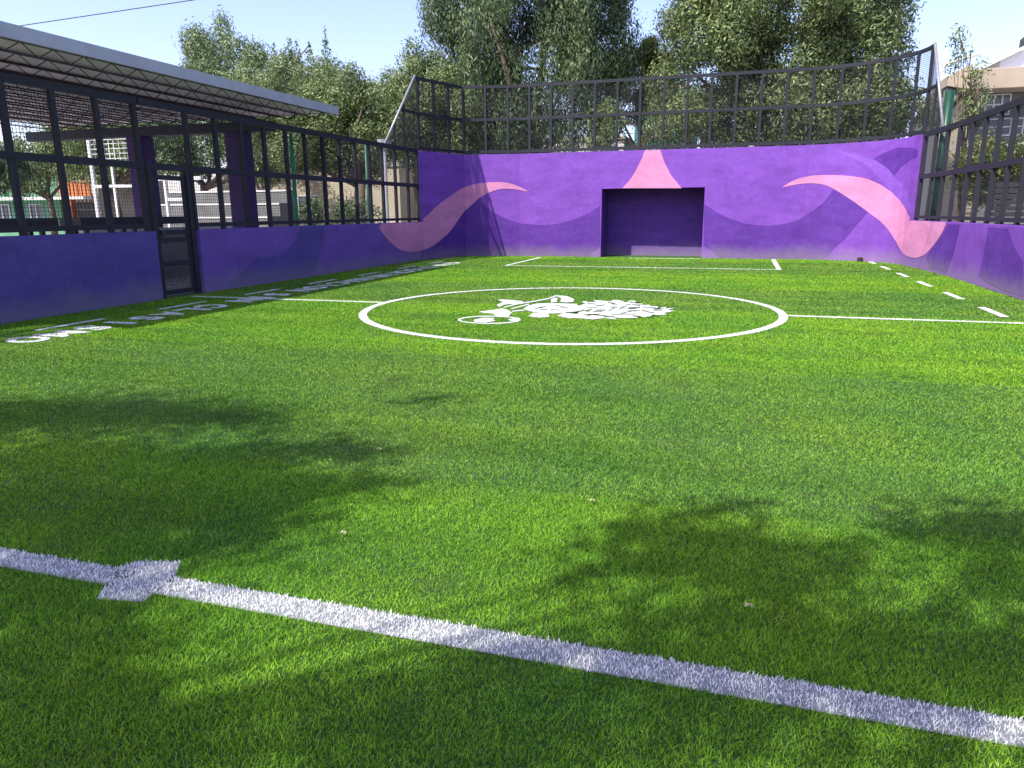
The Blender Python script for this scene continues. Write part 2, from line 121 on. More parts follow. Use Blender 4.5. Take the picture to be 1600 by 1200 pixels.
def leaf_mat(name, dark, mid, light, transl=.35):
    m, t, b = nodes_mat(name)
    g = t.nodes.new('ShaderNodeNewGeometry')
    r = ramp(t, g.outputs['Random Per Island'], [(0, dark), (.5, mid), (.93, light), (1, tuple(min(1, c*1.25) for c in light))])
    n = noise(t, .55, 3); c2 = ramp(t, n.outputs[0], [(.35, (.72, .74, .74)), (.65, (1.15, 1.12, 1.0))])
    col = mixc(t, 1.0, r.outputs[0], c2.outputs[0], 'MULTIPLY')
    t.links.new(col, b.inputs['Base Color']); b.inputs['Roughness'].default_value = .5; b.inputs['Specular IOR Level'].default_value = .35
    tr = t.nodes.new('ShaderNodeBsdfTranslucent'); t.links.new(col, tr.inputs[0])
    mx = t.nodes.new('ShaderNodeMixShader'); mx.inputs[0].default_value = transl
    out = t.nodes['Material Output']
    t.links.new(b.outputs[0], mx.inputs[1]); t.links.new(tr.outputs[0], mx.inputs[2]); t.links.new(mx.outputs[0], out.inputs[0])
    return m

class MB:
    """collects simple solids into one mesh"""
    def __init__(s): s.v = []; s.f = []
    def add(s, vs, fs):
        o = len(s.v); s.v += [tuple(p) for p in vs]; s.f += [tuple(i+o for i in f) for f in fs]
    def box(s, a, b):
        (x0, y0, z0), (x1, y1, z1) = a, b
        s.add([(x0, y0, z0), (x1, y0, z0), (x1, y1, z0), (x0, y1, z0), (x0, y0, z1), (x1, y0, z1), (x1, y1, z1), (x0, y1, z1)],
              [(0, 3, 2, 1), (4, 5, 6, 7), (0, 1, 5, 4), (1, 2, 6, 5), (2, 3, 7, 6), (3, 0, 4, 7)])
    def bar(s, a, b, wx, wz, up=(0, 0, 1)):
        a = Vector(a); b = Vector(b); d = (b-a).normalized(); up = Vector(up)
        if abs(d.dot(up)) > .98: up = Vector((1, 0, 0)) if abs(d.x) < .9 else Vector((0, 1, 0))
        r = d.cross(up).normalized()*wx/2; u = r.cross(d).normalized()*wz/2
        P = [a-r-u, a+r-u, a+r+u, a-r+u, b-r-u, b+r-u, b+r+u, b-r+u]
        s.add(P, [(0, 3, 2, 1), (4, 5, 6, 7), (0, 1, 5, 4), (1, 2, 6, 5), (2, 3, 7, 6), (3, 0, 4, 7)])
    def tube(s, pts, rad, n=8):
        pts = [Vector(p) for p in pts]; rad = rad if isinstance(rad, (list, tuple)) else [rad]*len(pts)
        rings = []
        for i, p in enumerate(pts):
            d = (pts[min(i+1, len(pts)-1)]-pts[max(i-1, 0)]).normalized()
            up = Vector((0, 0, 1)) if abs(d.z) < .9 else Vector((1, 0, 0))
            r = d.cross(up).normalized(); u = r.cross(d).normalized()
            rings.append([p+(r*math.cos(2*math.pi*k/n)+u*math.sin(2*math.pi*k/n))*rad[i] for k in range(n)])
        o = [q for R_ in rings for q in R_]; f = []
        for i in range(len(pts)-1):
            for k in range(n):
                f.append((i*n+k, i*n+(k+1) % n, (i+1)*n+(k+1) % n, (i+1)*n+k))
        f.append(tuple(range(n))[::-1]); f.append(tuple((len(pts)-1)*n+k for k in range(n)))
        s.add(o, f)
    def prism(s, poly, z0, z1):
        n = len(poly); s.add([(x, y, z0) for x, y in poly]+[(x, y, z1) for x, y in poly],
            [tuple(range(n))[::-1], tuple(range(n, 2*n))]+[(i, (i+1) % n, n+(i+1) % n, n+i) for i in range(n)])
    def build(s, name, mat, parent=None, smooth=False, bevel=0):
        me = bpy.data.meshes.new(name); me.from_pydata(s.v, [], s.f); me.update()
        bm = bmesh.new(); bm.from_mesh(me); bmesh.ops.recalc_face_normals(bm, faces=bm.faces); bm.to_mesh(me); bm.free()
        if smooth:
            for p in me.polygons: p.use_smooth = True
        o = bpy.data.objects.new(name, me); C.objects.link(o); me.materials.append(mat)
        if bevel:
            md = o.modifiers.new('bevel', 'BEVEL'); md.width = bevel; md.segments = 2; md.limit_method = 'ANGLE'
        if parent: put(o, parent)
        return o
def put(o, parent):
    o.parent = parent; o.matrix_parent_inverse = Matrix.Translation(-parent.location) if parent.type == 'EMPTY' else Matrix.Identity(4)
def tag(o, label=None, cat=None, group=None, kind=None):
    if label: o['label'] = label
    if cat: o['category'] = cat
    if group: o['group'] = group
    if kind: o['kind'] = kind
    return o
def thing(name, label, cat, loc=(0, 0, 0), group=None):
    o = bpy.data.objects.new(name, None); C.objects.link(o); o.location = loc; o.empty_display_size = .3
    return tag(o, label, cat, group)
def np_mesh(name, V, faces_n, mat, parent=None):
    """V (N,k,3): N separate polygons strips given by vertex blocks; faces_n list of index tuples inside a block"""
    N, k, _ = V.shape; me = bpy.data.meshes.new(name)
    me.vertices.add(N*k); me.vertices.foreach_set('co', V.reshape(-1).astype(np.float32))
    base = (np.arange(N)*k)[:, None]
    idx = np.concatenate([base+np.array(f)[None, :] for f in faces_n], axis=1).reshape(-1)
    tot = np.tile(np.array([len(f) for f in faces_n]), N)
    st = np.concatenate([[0], np.cumsum(tot)[:-1]])
    me.loops.add(len(idx)); me.loops.foreach_set('vertex_index', idx.astype(np.int32))
    me.polygons.add(len(tot)); me.polygons.foreach_set('loop_start', st.astype(np.int32)); me.polygons.foreach_set('loop_total', tot.astype(np.int32))
    me.update(calc_edges=True); me.validate()
    me.materials.append(mat); o = bpy.data.objects.new(name, me); C.objects.link(o)
    if parent: put(o, parent)
    return o

def rusty(name, col):
    m, t, b = nodes_mat(name); n = noise(t, 3.5, 7, .75); n2 = noise(t, 26, 4, .7)
    f = ramp(t, math_n(t, 'ADD', math_n(t, 'MULTIPLY', n.outputs[0], .6), math_n(t, 'MULTIPLY', n2.outputs[0], .4)), [(.56, (0, 0, 0)), (.66, (1, 1, 1))]).outputs[0]
    base = mixc(t, math_n(t, 'MULTIPLY', n.outputs[0], .6), col, tuple(c*2.2+.004 for c in col))
    t.links.new(mixc(t, math_n(t, 'MULTIPLY', f, .7), base, (.060, .036, .024)), b.inputs['Base Color'])
    b.inputs['Roughness'].default_value = .55; b.inputs['Specular IOR Level'].default_value = .22; bump(t, b, n2.outputs[0], .25, .003)
    return m
# ------------------------------------------------------------------ materials
PURPLE = (.150, .047, .320)
mat_wall = paint_wall('wall_purple', PURPLE)
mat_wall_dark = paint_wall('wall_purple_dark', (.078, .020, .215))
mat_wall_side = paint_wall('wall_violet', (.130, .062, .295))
mat_wall_light = paint_wall('wall_lilac', (.175, .065, .37))
mat_pink = paint_wall('wall_pink', (.49, .190, .335))
mat_wall_deep = paint_wall('wall_indigo_shade', (.075, .050, .225))  # near left wall's shade mixed into the paint; also the darker far-left scallop
mat_fence = rusty('fence_black', (.014, .015, .020)) #'fence_black', (.013, .014, .019), .5, .25, 9, 0, .1, .25)
mat_wire = simple('wire_black', (.012, .013, .017), .5, .1, 9, 0, 0, .3)
mat_tube = simple('tube_galvanised', (.26, .26, .27), .4, .15, 12, .3, .05)
mat_roof = simple('roof_bluegrey', (.36, .37, .40), .45, .10, 3, .1, .05)
mat_roof_under = simple('roof_underside', (.72, .68, .72), .7, .15, 2)
mat_truss = simple('truss_maroon', (.035, .018, .022), .55, .2, 9)
mat_beam = simple('beam_dark', (.030, .030, .050), .6, .2, 5)
mat_column = paint_wall('column_violet', (.055, .022, .14))
mat_concrete = simple('concrete', (.24, .23, .21), .85, .22, 1.2)
mat_trunk = simple('bark', (.10, .075, .055), .9, .35, 7, 0, .6)
mat_white = simple('white_paint', (.62, .62, .60), .5, .06, 8)
mat_bright = simple('bright_white_paint', (.80, .80, .80), .6, .03, 3)
mat_cream = simple('cream_render', (.42, .37, .27), .85, .12, .8)
mat_white_render = simple('white_render', (.50, .48, .45), .85, .10, .6)
mat_beige = simple('beige_render', (.33, .27, .205), .85, .14, .9)
mat_greyblue = simple('shaded_render', (.15, .16, .155), .85, .12, .9)  # beige house wall in shade, the shade put into the colour
mat_teal = simple('teal_render', (.045, .20, .17), .8, .12, .9)
mat_green_house = simple('green_render', (.11, .25, .15), .8, .12, .9)
mat_orange = simple('orange_paint', (.42, .15, .06), .7, .12, 2)
mat_dark = simple('dark_metal', (.035, .035, .038), .5, .2, 5)
mat_pole = simple('pole_green', (.010, .050, .030), .4, .2, 6, .1, .1)
mat_pole_bright = simple('pole_bright_green', (.03, .32, .15), .35, .15, 6, .1, .05)
mat_pole_mid = simple('pole_mid_green', (.03, .11, .07), .5, .2, 6, 0, .1)
mat_glass, t_, b_ = nodes_mat('window_glass')
b_.inputs['Base Color'].default_value = (.06, .09, .12, 1); b_.inputs['Roughness'].default_value = .12
mat_grey_sheet = simple('grey_sheet', (.30, .31, .32), .6, .12, 3)

# turf: black-green base with infill crumb
BANDS = [-3, 3.28, 6.40, 10.35, 13.45, 16.85, 20.6, 25]          # joints between turf rolls (pile laid in alternate directions)
def band_parity(y):
    k = np.zeros_like(y)
    for e in BANDS[1:-1]: k += (y > e)
    return k % 2                                                  # 0 bright, 1 dull (k=0 nearest)
def turf_band_fac(t, pos):
    sp = t.nodes.new('ShaderNodeSeparateXYZ'); t.links.new(pos, sp.inputs[0])
    wob = noise(t, .8, 2); y = math_n(t, 'ADD', sp.outputs[1], math_n(t, 'MULTIPLY', math_n(t, 'SUBTRACT', wob.outputs[0], .5), .5))
    acc = None
    for k, e in enumerate(BANDS[1:-1]):
        g = math_n(t, 'SMOOTH_MIN', math_n(t, 'MAXIMUM', math_n(t, 'MULTIPLY', math_n(t, 'SUBTRACT', y, e-(.2 if e < 4 else .05)), 2.5 if e < 4 else 9.), 0.), 1., .01)
        g = math_n(t, 'MULTIPLY', g, 1. if k % 2 == 0 else -1.)
        acc = g if acc is None else math_n(t, 'ADD', acc, g)
    return acc
mat_turf, t_, b_ = nodes_mat('turf_backing')
g_ = t_.nodes.new('ShaderNodeNewGeometry'); bf = turf_band_fac(t_, g_.outputs['Position'])
n_ = noise(t_, 60, 5, .7); n2_ = noise(t_, .9, 5, .6)
c1 = ramp(t_, n_.outputs[0], [(.3, (.016, .060, .006)), (.7, (.045, .120, .012))]).outputs[0]
c2 = ramp(t_, n_.outputs[0], [(.3, (.018, .056, .012)), (.7, (.045, .105, .022))]).outputs[0]
cc = mixc(t_, bf, c1, c2)
t_.links.new(cc, b_.inputs['Base Color']); b_.inputs['Roughness'].default_value = .8
bump(t_, b_, noise(t_, 140, 3, .8).outputs[0], .8, .02)
def blade_mat():
    m, t, b = nodes_mat('turf_blade')
    g = t.nodes.new('ShaderNodeNewGeometry'); bf = turf_band_fac(t, g.outputs['Position'])
    A = ramp(t, g.outputs['Random Per Island'], [(0, (.030, .125, .010)), (.45, (.160, .355, .024)), (.96, (.290, .500, .045)), (1, (.40, .52, .13))]).outputs[0]
    B = ramp(t, g.outputs['Random Per Island'], [(0, (.032, .125, .012)), (.45, (.145, .315, .036)), (.96, (.260, .430, .070)), (1, (.40, .50, .20))]).outputs[0]
    col = mixc(t, bf, A, B)  # light caught differently by alternate pile, put into the two greens
    # worn, infill-covered patches
    n = noise(t, 1.6, 5, .65); f = ramp(t, n.outputs[0], [(.58, (0, 0, 0)), (.74, (1, 1, 1))]).outputs[0]
    col = mixc(t, math_n(t, 'MULTIPLY', f, .60), col, (.095, .100, .060))
    n5 = noise(t, .6, 4, .55); col = mixc(t, 1.0, col, ramp(t, n5.outputs[0], [(.38, (.80, .90, .95)), (.62, (1.2, 1.08, .95))]).outputs[0], 'MULTIPLY')
    # fine brushing stripes across the roll
    mp = t.nodes.new('ShaderNodeMapping'); mp.inputs['Scale'].default_value = (.12, 2.2, 1); t.links.new(g.outputs['Position'], mp.inputs[0])
    n6 = noise(t, 1.0, 4, .6, mp.outputs[0]); col = mixc(t, 1.0, col, ramp(t, n6.outputs[0], [(.35, (.84, .86, .86)), (.65, (1.14, 1.12, 1.1))]).outputs[0], 'MULTIPLY')
    t.links.new(col, b.inputs['Base Color']); b.inputs['Roughness'].default_value = .5; b.inputs['Specular IOR Level'].default_value = .05
    tr = t.nodes.new('ShaderNodeBsdfTranslucent'); t.links.new(col, tr.inputs[0])
    mx = t.nodes.new('ShaderNodeMixShader'); mx.inputs[0].default_value = .3
    t.links.new(b.outputs[0], mx.inputs[1]); t.links.new(tr.outputs[0], mx.inputs[2]); t.links.new(mx.outputs[0], t.nodes['Material Output'].inputs[0])
    return m
mat_blade = blade_mat()
mat_wblade = simple('white_blade', (.72, .72, .70), .5, .08, 20, 0, 0)
mat_wbase = simple('white_base', (.44, .45, .42), .8, .2, 60)
mat_wbase_near = simple('white_base_worn', (.20, .21, .20), .8, .4, 90)

# ------------------------------------------------------------------ ground
mb = MB(); mb.add([(-400, -400, -.03), (400, -400, -.03), (400, 600, -.03), (-400, 600, -.03)], [(0, 1, 2, 3)])
ground = mb.build('ground', mat_concrete); tag(ground, kind='structure')
mb = MB(); mb.add([(-9.3, -2.4, 0), (4.35, -2.4, 0), (4.35, 22.4, 0), (-1.1, 22.4, 0), (-1.1, 23.3, 0), (-4.06, 23.3, 0), (-4.06, 22.4, 0), (-9.3, 22.4, 0)], [tuple(range(8))])
turf = mb.build('turf', mat_turf); tag(turf, kind='structure')

# ------------------------------------------------------------------ walls
def clean(path): return [Vector((x, y, 0)) for x, y in path]
def normals(path):
    """outward (left-hand side of travel) mitred normals; the court lies on the right of travel"""
    out = []
    for i in range(len(path)):
        a = path[max(i-1, 0)]; b = path[i]; c = path[min(i+1, len(path)-1)]
        n = Vector((0, 0, 0))
        for p, q in ((a, b), (b, c)):
            d = q-p
            if d.length > 1e-6:
                d.normalize(); n += Vector((-d.y, d.x, 0))
        n.normalize(); out.append(n)
    return out
def wall_strip(mb, path, z0, z1, th=.20, off=0.0):
    P = clean(path); N = normals(P); n = len(P)
    a = [p+m*off for p, m in zip(P, N)]; b = [p+m*(off+th) for p, m in zip(P, N)]
    V = []
    for L, z in ((a, z0), (b, z0), (b, z1), (a, z1)):
        V += [(p.x, p.y, z) for p in L]
    f = []
    for i in range(n-1):
        for r in range(4):
            f.append((r*n+i, r*n+i+1, ((r+1) % 4)*n+i+1, ((r+1) % 4)*n+i))
    f.append((0, n, 2*n, 3*n)); f.append((n-1, 2*n-1, 3*n-1, 4*n-1))
    mb.add(V, f)
HS, HT = 1.09, 3.06
FULL = PATH_L+PATH_B[1:]+PATH_R[1:]
def plen(P): return sum(math.hypot(b[0]-a[0], b[1]-a[1]) for a, b in zip(P, P[1:]))
S1 = plen(PATH_L); S2 = S1+plen(PATH_B)
def path_at(path, s, off=0.0):
    P = clean(path); N = normals(P); acc = 0
    for i in range(len(P)-1):
        L = (P[i+1]-P[i]).length
        if s <= acc+L or i == len(P)-2:
            u = (s-acc)/L; p = P[i].lerp(P[i+1], u); n = N[i].lerp(N[i+1], u).normalized()
            return p+n*off
        acc += L
wall_nl = thing('side_wall', 'low violet side wall in deep shade, on the near side of the black gate', 'wall', (-8.95, 4, 0))
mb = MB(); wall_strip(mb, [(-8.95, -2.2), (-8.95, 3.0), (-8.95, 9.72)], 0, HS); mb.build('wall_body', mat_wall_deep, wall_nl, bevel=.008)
wall_fl = thing('side_wall', 'low violet side wall from the black gate to the far left corner', 'wall', (-8.95, 15, 0))
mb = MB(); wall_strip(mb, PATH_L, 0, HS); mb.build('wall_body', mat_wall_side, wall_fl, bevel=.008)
wall_b = thing('mural_wall', 'tall purple end wall with pink waves and a goal recess', 'wall', (-2.6, 22.2, 0))
iG = [k for k, p in enumerate(PATH_B) if abs(p[1]-22.2) < 1e-3]
GX0, GX1, GZ = -4.06, -1.10, 2.0
LEFTB = PATH_B[:iG[0]+1]+[(GX0, 22.2)]; RIGHTB = [(GX1, 22.2)]+PATH_B[iG[1]:]
mb = MB(); wall_strip(mb, LEFTB, 0, HT); wall_strip(mb, RIGHTB, 0, HT); wall_strip(mb, [(GX0, 22.2), (GX1, 22.2)], GZ, HT)
mb.build('wall_body', mat_wall, wall_b)
# recess behind the opening
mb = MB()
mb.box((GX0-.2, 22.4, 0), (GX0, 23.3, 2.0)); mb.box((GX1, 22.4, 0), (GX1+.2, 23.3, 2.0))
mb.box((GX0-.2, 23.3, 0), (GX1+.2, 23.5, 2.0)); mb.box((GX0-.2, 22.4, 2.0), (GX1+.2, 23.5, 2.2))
mb.build('goal_recess', mat_wall_dark, wall_b)  # darker purple than the wall face carries the shade inside the recess
wall_r = thing('side_wall', 'low sunlit purple wall along the right-hand side of the pitch', 'wall', (4.1, 10, 0))
mb = MB(); wall_strip(mb, PATH_R, 0, HS); mb.build('wall_body', mat_wall, wall_r, bevel=.008)

def mural(name, poly, mat, off, label=None):
    """fills an (s,z) outline on the wall face; one thin coat per wall it crosses"""
    for (sa, sb, parent, top) in ((0, S1, wall_fl, HS-.006), (S1, S2, wall_b, HT-.006), (S2, 99, wall_r, HS-.006)):
        s0 = max(min(p[0] for p in poly), sa); s1 = min(max(p[0] for p in poly), sb)
        if s1-s0 < .02: continue
        knots = [s0, s1]+[p[0] for p in poly if s0 < p[0] < s1]
        acc = 0
        for a, b in zip(FULL, FULL[1:]):
            acc += math.hypot(b[0]-a[0], b[1]-a[1])
            if s0 < acc < s1: knots.append(acc)
        knots += list(np.arange(s0, s1, .05)); knots = sorted(set(round(k, 4) for k in knots))
        def span(s):
            zs = []
            for (a, b) in zip(poly, poly[1:]+poly[:1]):
                if (a[0]-s)*(b[0]-s) < 0: zs.append(a[1]+(b[1]-a[1])*(s-a[0])/(b[0]-a[0]))
            return (min(max(min(zs), 0.0), top), min(max(zs), top)) if len(zs) >= 2 else None
        mb = MB(); prev = None
        for k in knots:
            sp = span(min(max(k+3e-5, s0+1e-3), s1-1e-3))
            if sp is None: prev = None; continue
            p = path_at(FULL, k, -off); cur = ((p.x, p.y, sp[0]), (p.x, p.y, sp[1]))
            if prev is not None: mb.add([prev[0], cur[0], cur[1], prev[1]], [(0, 1, 2, 3)])
            prev = cur
        if mb.f:
            o = mb.build(name, mat, parent)
            if label: o['label'] = label
def smooth_poly(poly, it=2):
    for _ in range(it):
        q = []
        for a, b in zip(poly, poly[1:]+poly[:1]):
            d = math.hypot(b[0]-a[0], b[1]-a[1])
            if d > 1.2 : q += [a, b] if not q or q[-1] != a else [b]; continue
            q += [(a[0]*.75+b[0]*.25, a[1]*.75+b[1]*.25), (a[0]*.25+b[0]*.75, a[1]*.25+b[1]*.75)]
        poly = q
    return poly
MU = {k: [tuple(p) for p in v] for k, v in MURAL.items()}
mural('painted_scallop', MU['dark_left'], mat_wall_dark, .004)
mural('painted_scallop', MU['dark_right'], mat_wall_dark, .004)
mural('painted_fold', MU['dark_fold'], mat_wall_dark, .006)
mural('painted_fold', MU['light_fold'], mat_wall_light, .004)
mural('painted_fold', MU['dark_side'], mat_wall_dark, .004)
mural('painted_fold', MU['dark_side2'], mat_wall_dark, .004)
mural('painted_scallop', MU['dark_side_left'], mat_wall_deep, .004)
mural('painted_wave', smooth_poly(MU['pink_left'], 1), mat_pink, .008, 'pink painted wave')
mural('painted_flare', MU['pink_mid'], mat_pink, .008, 'pink flare painted above the goal')
mural('painted_wave', smooth_poly(MU['pink_right'], 1), mat_pink, .008, 'pink painted wave')

# ------------------------------------------------------------------ fences
def wire_mesh(path, s0, s1, z0, z1, off, clip=None, step=.05, r=.0020):
    V = []
    pts = []
    n = max(1, int((s1-s0)/step))
    for k in range(n+1):
        s = s0+(s1-s0)*k/n; p = path_at(path, s, off); pts.append(p)
        a, b = z0, z1
        if clip: b = min(b, clip(s))
        if b-a > .02: V.append((Vector((p.x, p.y, a)), Vector((p.x, p.y, b)), 0))
    mb = MB()
    for a, b, _ in V: mb.bar(a, b, r*2, r*2)
    m = int((z1-z0)/step)
    corners = [s0]
    acc = 0
    for a, b in zip(path, path[1:]):
        acc += math.hypot(b[0]-a[0], b[1]-a[1])
        if s0 < acc < s1: corners.append(acc)
    corners.append(s1)
    for k in range(m+1):
        z = z0+(z1-z0)*k/max(m, 1)
        for a, b in zip(corners, corners[1:]):
            a2 = a
            if clip:
                while a2 < b and clip(a2) < z: a2 += .02
                b2 = b
                while b2 > a2 and clip(b2) < z: b2 -= .02
            else: b2 = b
            if b2-a2 > .02:
                p, q = path_at(path, a2, off), path_at(path, b2, off)
                mb.bar((p.x, p.y, z), (q.x, q.y, z), r*2, r*2)
    return mb
def rails(path, s0, s1, z, off, parent, hgt=.08, th=.06):
    corners = [s0]; acc = 0
    for a, b in zip(path, path[1:]):
        acc += math.hypot(b[0]-a[0], b[1]-a[1])
        if s0 < acc < s1: corners.append(acc)
    corners.append(s1); mb = MB()
    sub = [path_at(path, s, off) for s in corners]
    wall_strip(mb, [(p.x, p.y) for p in sub], z-hgt/2, z+hgt/2, th, -th/2)
    return mb.build('rail', mat_fence, parent)
def post(p, z0, z1, parent, w=.072, d=.072):
    a, b = random.uniform(-.009, .009), random.uniform(-.009, .009)
    mb = MB(); mb.bar((p.x, p.y, z0), (p.x+a, p.y+b, z1), w, d); mb.box((p.x-w*.7, p.y-d*.7, z0), (p.x+w*.7, p.y+d*.7, z0+.02)); return mb.build('post', mat_fence, parent, bevel=.004)
def side_fence(path, s0, s1, name, label, posts):
    c = path_at(path, (s0+s1)/2, .1); t = thing(name, label, 'fence', (c.x, c.y, HS))
    rails(path, s0, s1, 1.17, .1, t, .07, .055); rails(path, s0, s1, 2.10, .1, t, .10, .07); rails(path, s0, s1, 3.05, .1, t, .115, .07)
    for s in posts: post(path_at(path, s, .1), HS-.02, 3.0, t)
    wire_mesh(path, s0, s1, 1.2, 3.0, .1+.038).build('wire_mesh', mat_wire, t)
    return t
PNL = [(-8.95, -2.2), (-8.95, 9.72)]
side_fence(PNL, 0, 11.9, 'mesh_fence', 'black mesh fence under the canopy, on the near side of the gate', [11.85-.72*k for k in range(17)])
side_fence(PATH_L, 0, S1-.03, 'mesh_fence', 'black steel mesh fence on the left wall between the gate and the tall end fence', [.04+.715*k for k in range(13)]+[S1-.07])
SR = plen(PATH_R)
side_fence(PATH_R, 0.05, SR-.1, 'mesh_fence', 'black steel mesh fence on the low right-hand wall', [.09+.77*k for k in range(28)])
# tall fence following the end wall
tf = thing('tall_mesh_fence', 'tall curved black mesh fence standing on top of the mural wall', 'fence', (-2.6, 22.3, HT))
SB = plen(PATH_B)
for z, hh in ((3.14, .085), (4.07, .085), (5.0, .085)): rails(PATH_B, 0.0, SB, z, .1, tf, hh)
for k in range(24):
    s = .05+(SB-.1)*k/23; post(path_at(PATH_B, s, .1), HT-.01, 4.955, tf, .078, .07)
wire_mesh(PATH_B, 0, SB, 3.17, 4.97, .1+.041, step=.045, r=.0026).build('wire_mesh', mat_wire, tf)
# triangular return panels at both ends
def tri_panel(path, sA, sB, flip):
    """raking tube from the top of the tall fence down to the side fence"""
    lo, hi = (sB, sA) if flip else (sA, sB)
    pa = path_at(path, lo, .1); pb = path_at(path, hi, .1)
    mb = MB(); mb.tube([(pa.x, pa.y, 3.09), (pb.x, pb.y, 5.06)], .032, 10); mb.build('raking_tube', mat_tube, tf, smooth=True)
    cl = (lambda s: 3.09+(s-sA)/(sB-sA)*1.9) if not flip else (lambda s: 3.09+(sB-s)/(sB-sA)*1.9)
    for f in (.3, .6): post(path_at(path, sA+(sB-sA)*(f if not flip else 1-f), .1), 3.09, cl(sA+(sB-sA)*(f if not flip else 1-f)), tf, .05, .05)
    a = sA+(sB-sA)*(.5 if not flip else 0); b = sB if not flip else sA+(sB-sA)*.5
    rails(path, a, b, 4.07, .1, tf, .07, .05)
    wire_mesh(path, sA, sB, 3.10, 4.97, .136, clip=cl, step=.045, r=.0032).build('wire_mesh', mat_wire, tf)
tri_panel(PATH_L, S1-1.9, S1, False)
tri_panel(PATH_R, 0, 1.2, True)
# gate
gt = thing('gate', 'black mesh gate with cross bars in the gap of the left wall', 'gate', (-9.05, 10.2, 0))
mb = MB(); mb.box((-9.10, 9.74, 0), (-9.0, 9.83, 2.049)); mb.box((-9.10, 10.59, 0), (-9.0, 10.68, 2.049)); mb.box((-9.085, 9.725, 3.003), (-9.015, 10.715, 3.108)); mb.box((-9.085, 9.725, 2.05), (-9.015, 10.715, 2.15)); mb.build('gate_frame', mat_fence, gt, bevel=.004)
mb = MB()
mb.box((-9.085, 9.83, .05), (-9.035, 9.89, 2.0)); mb.box((-9.085, 10.53, .05), (-9.035, 10.59, 2.0))
for z in (.08, .55, .93, 1.06, 1.93): mb.box((-9.08, 9.89, z-.035), (-9.04, 10.53, z+.04))
leaf = mb.build('gate_leaf', mat_fence, gt)
wm = wire_mesh([(-9.06, 9.85), (-9.06, 10.57)], 0, .72, .1, 1.95, 0)
o = wm.build('wire_mesh', mat_wire, leaf)
mb = MB(); mb.box((-9.03, 9.90, .99), (-9.0, 9.96, 1.10)); mb.build('latch', mat_dark, leaf)
wire_mesh([(-9.06, 9.83), (-9.06, 10.59)], 0, .76, 2.15, 2.97, 0).build('wire_mesh', mat_wire, gt)

# ------------------------------------------------------------------ canopy
cp = thing('canopy', 'blue-grey flat canopy roof on maroon trusses and violet columns beside the left fence', 'canopy', (-11.8, 10, 0))
mb = MB()
RX0, RX1, RY0, RY1 = -16.4, -8.62, 4.8, 15.1
zb = lambda x: 3.50
mb.box((RX0, RY0, 3.50), (RX1-.03, RY1-.03, 3.56)); mb.build('roof_deck', mat_roof_under, cp)
mb = MB(); mb.box((RX1-.03, RY0, 3.485), (RX1, RY1, 3.615)); mb.box((RX0, RY1-.03, 3.485), (RX1-.03, RY1, 3.615)); mb.box((RX1-.05, RY0, 3.44), (RX1+.012, RY1, 3.482)); mb.box((RX0, RY0, 3.562), (RX1-.031, RY1-.031, 3.605))
mb.build('fascia', mat_roof, cp)
x = RX1-.22
while x > RX0+.1:
    mb = MB(); zt, zb_ = 3.48, 3.33
    mb.bar((x, RY0, zt), (x, RY1-.05, zt), .028, .022); mb.bar((x, RY0, zb_), (x, RY1-.6, zb_), .028, .022)
    y = RY0; k = 0
    while y < RY1-.7:
        a = (x, y, zb_ if k % 2 else zt); b = (x, y+.24, zt if k % 2 else zb_); mb.bar(a, b, .010, .010); y += .24; k += 1
    mb.bar((x, RY1-.6, zb_), (x, RY1-.3, zt), .02, .02)
    mb.build('truss', mat_truss, cp); x -= .64
mb = MB(); mb.box((-16.2, 13.85, 3.04), (-9.6, 14.15, 3.24)); mb.build('beam', mat_beam, cp, bevel=.01)
mb = MB(); mb.box((-16.2, 5.85, 3.04), (-9.6, 6.15, 3.24)); mb.build('beam', mat_beam, cp, bevel=.01)
for x, y in ((-13.05, 14), (-10.45, 14), (-13.05, 6), (-10.45, 6)):
    mb = MB(); mb.box((x-.20, y-.20, -.02), (x+.20, y+.20, 3.04)); mb.build('column', mat_column, cp, bevel=.012)
bench = thing('counter', 'dark plank counter behind the fence beside the gate', 'counter', (-10.2, 9.6, 0))
mb = MB(); mb.box((-10.45, 9.3, 1.18), (-10.0, 11.7, 1.31)); mb.build('plank', mat_dark, bench, bevel=.006)
mb = MB(); mb.box((-10.45, 4.6, 1.18), (-10.0, 8.9, 1.31)); mb.build('plank', mat_dark, bench, bevel=.006)
for y in (5.0, 8.7, 9.5, 10.5):
    mb = MB(); mb.box((-10.40, y-.03, -.02), (-10.34, y+.03, 1.18)); mb.box((-10.16, y-.03, -.02), (-10.10, y+.03, 1.18)); mb.box((-10.34, y-.02, .3), (-10.16, y+.02, .34)); mb.build('leg', mat_dark, bench)

# ------------------------------------------------------------------ poles, cable
def pole(label, x, y, z1, r, mat, name='pole', top=None):
    t = thing(name, label, 'pole', (x, y, 0)); mb = MB(); mb.tube([(x, y, -.03), (x, y, z1*.5), (x, y, z1)], [r, r*.92, r*.8], 14); mb.build('shaft', mat, t, smooth=True)
    mb = MB(); mb.box((x-r*2.2, y-r*2.2, -.03), (x+r*2.2, y+r*2.2, .02)); mb.build('base_plate', mat, t)
    for z in (1.75, 2.35):
        mb = MB(); mb.tube([(x, y, z), (x, y, z+.04)], r*1.12, 14); mb.build('clamp', mat, t)
    return t
pole('bright green pole behind the left fence past the canopy end', -9.45, 14.45, 3.02, .045, mat_pole_bright)
pole('thick dark green pole behind the right end of the mural wall', 4.78, 22.0, 4.25, .13, mat_pole)
pole('pale green pole behind the left fence near the far corner', -11.3, 21.3, 3.4, .05, mat_pole_mid)
t = thing('cable', 'thin black overhead cable crossing the sky above the canopy', 'cable', (-14, 15, 5.9))
mb = MB(); P = []
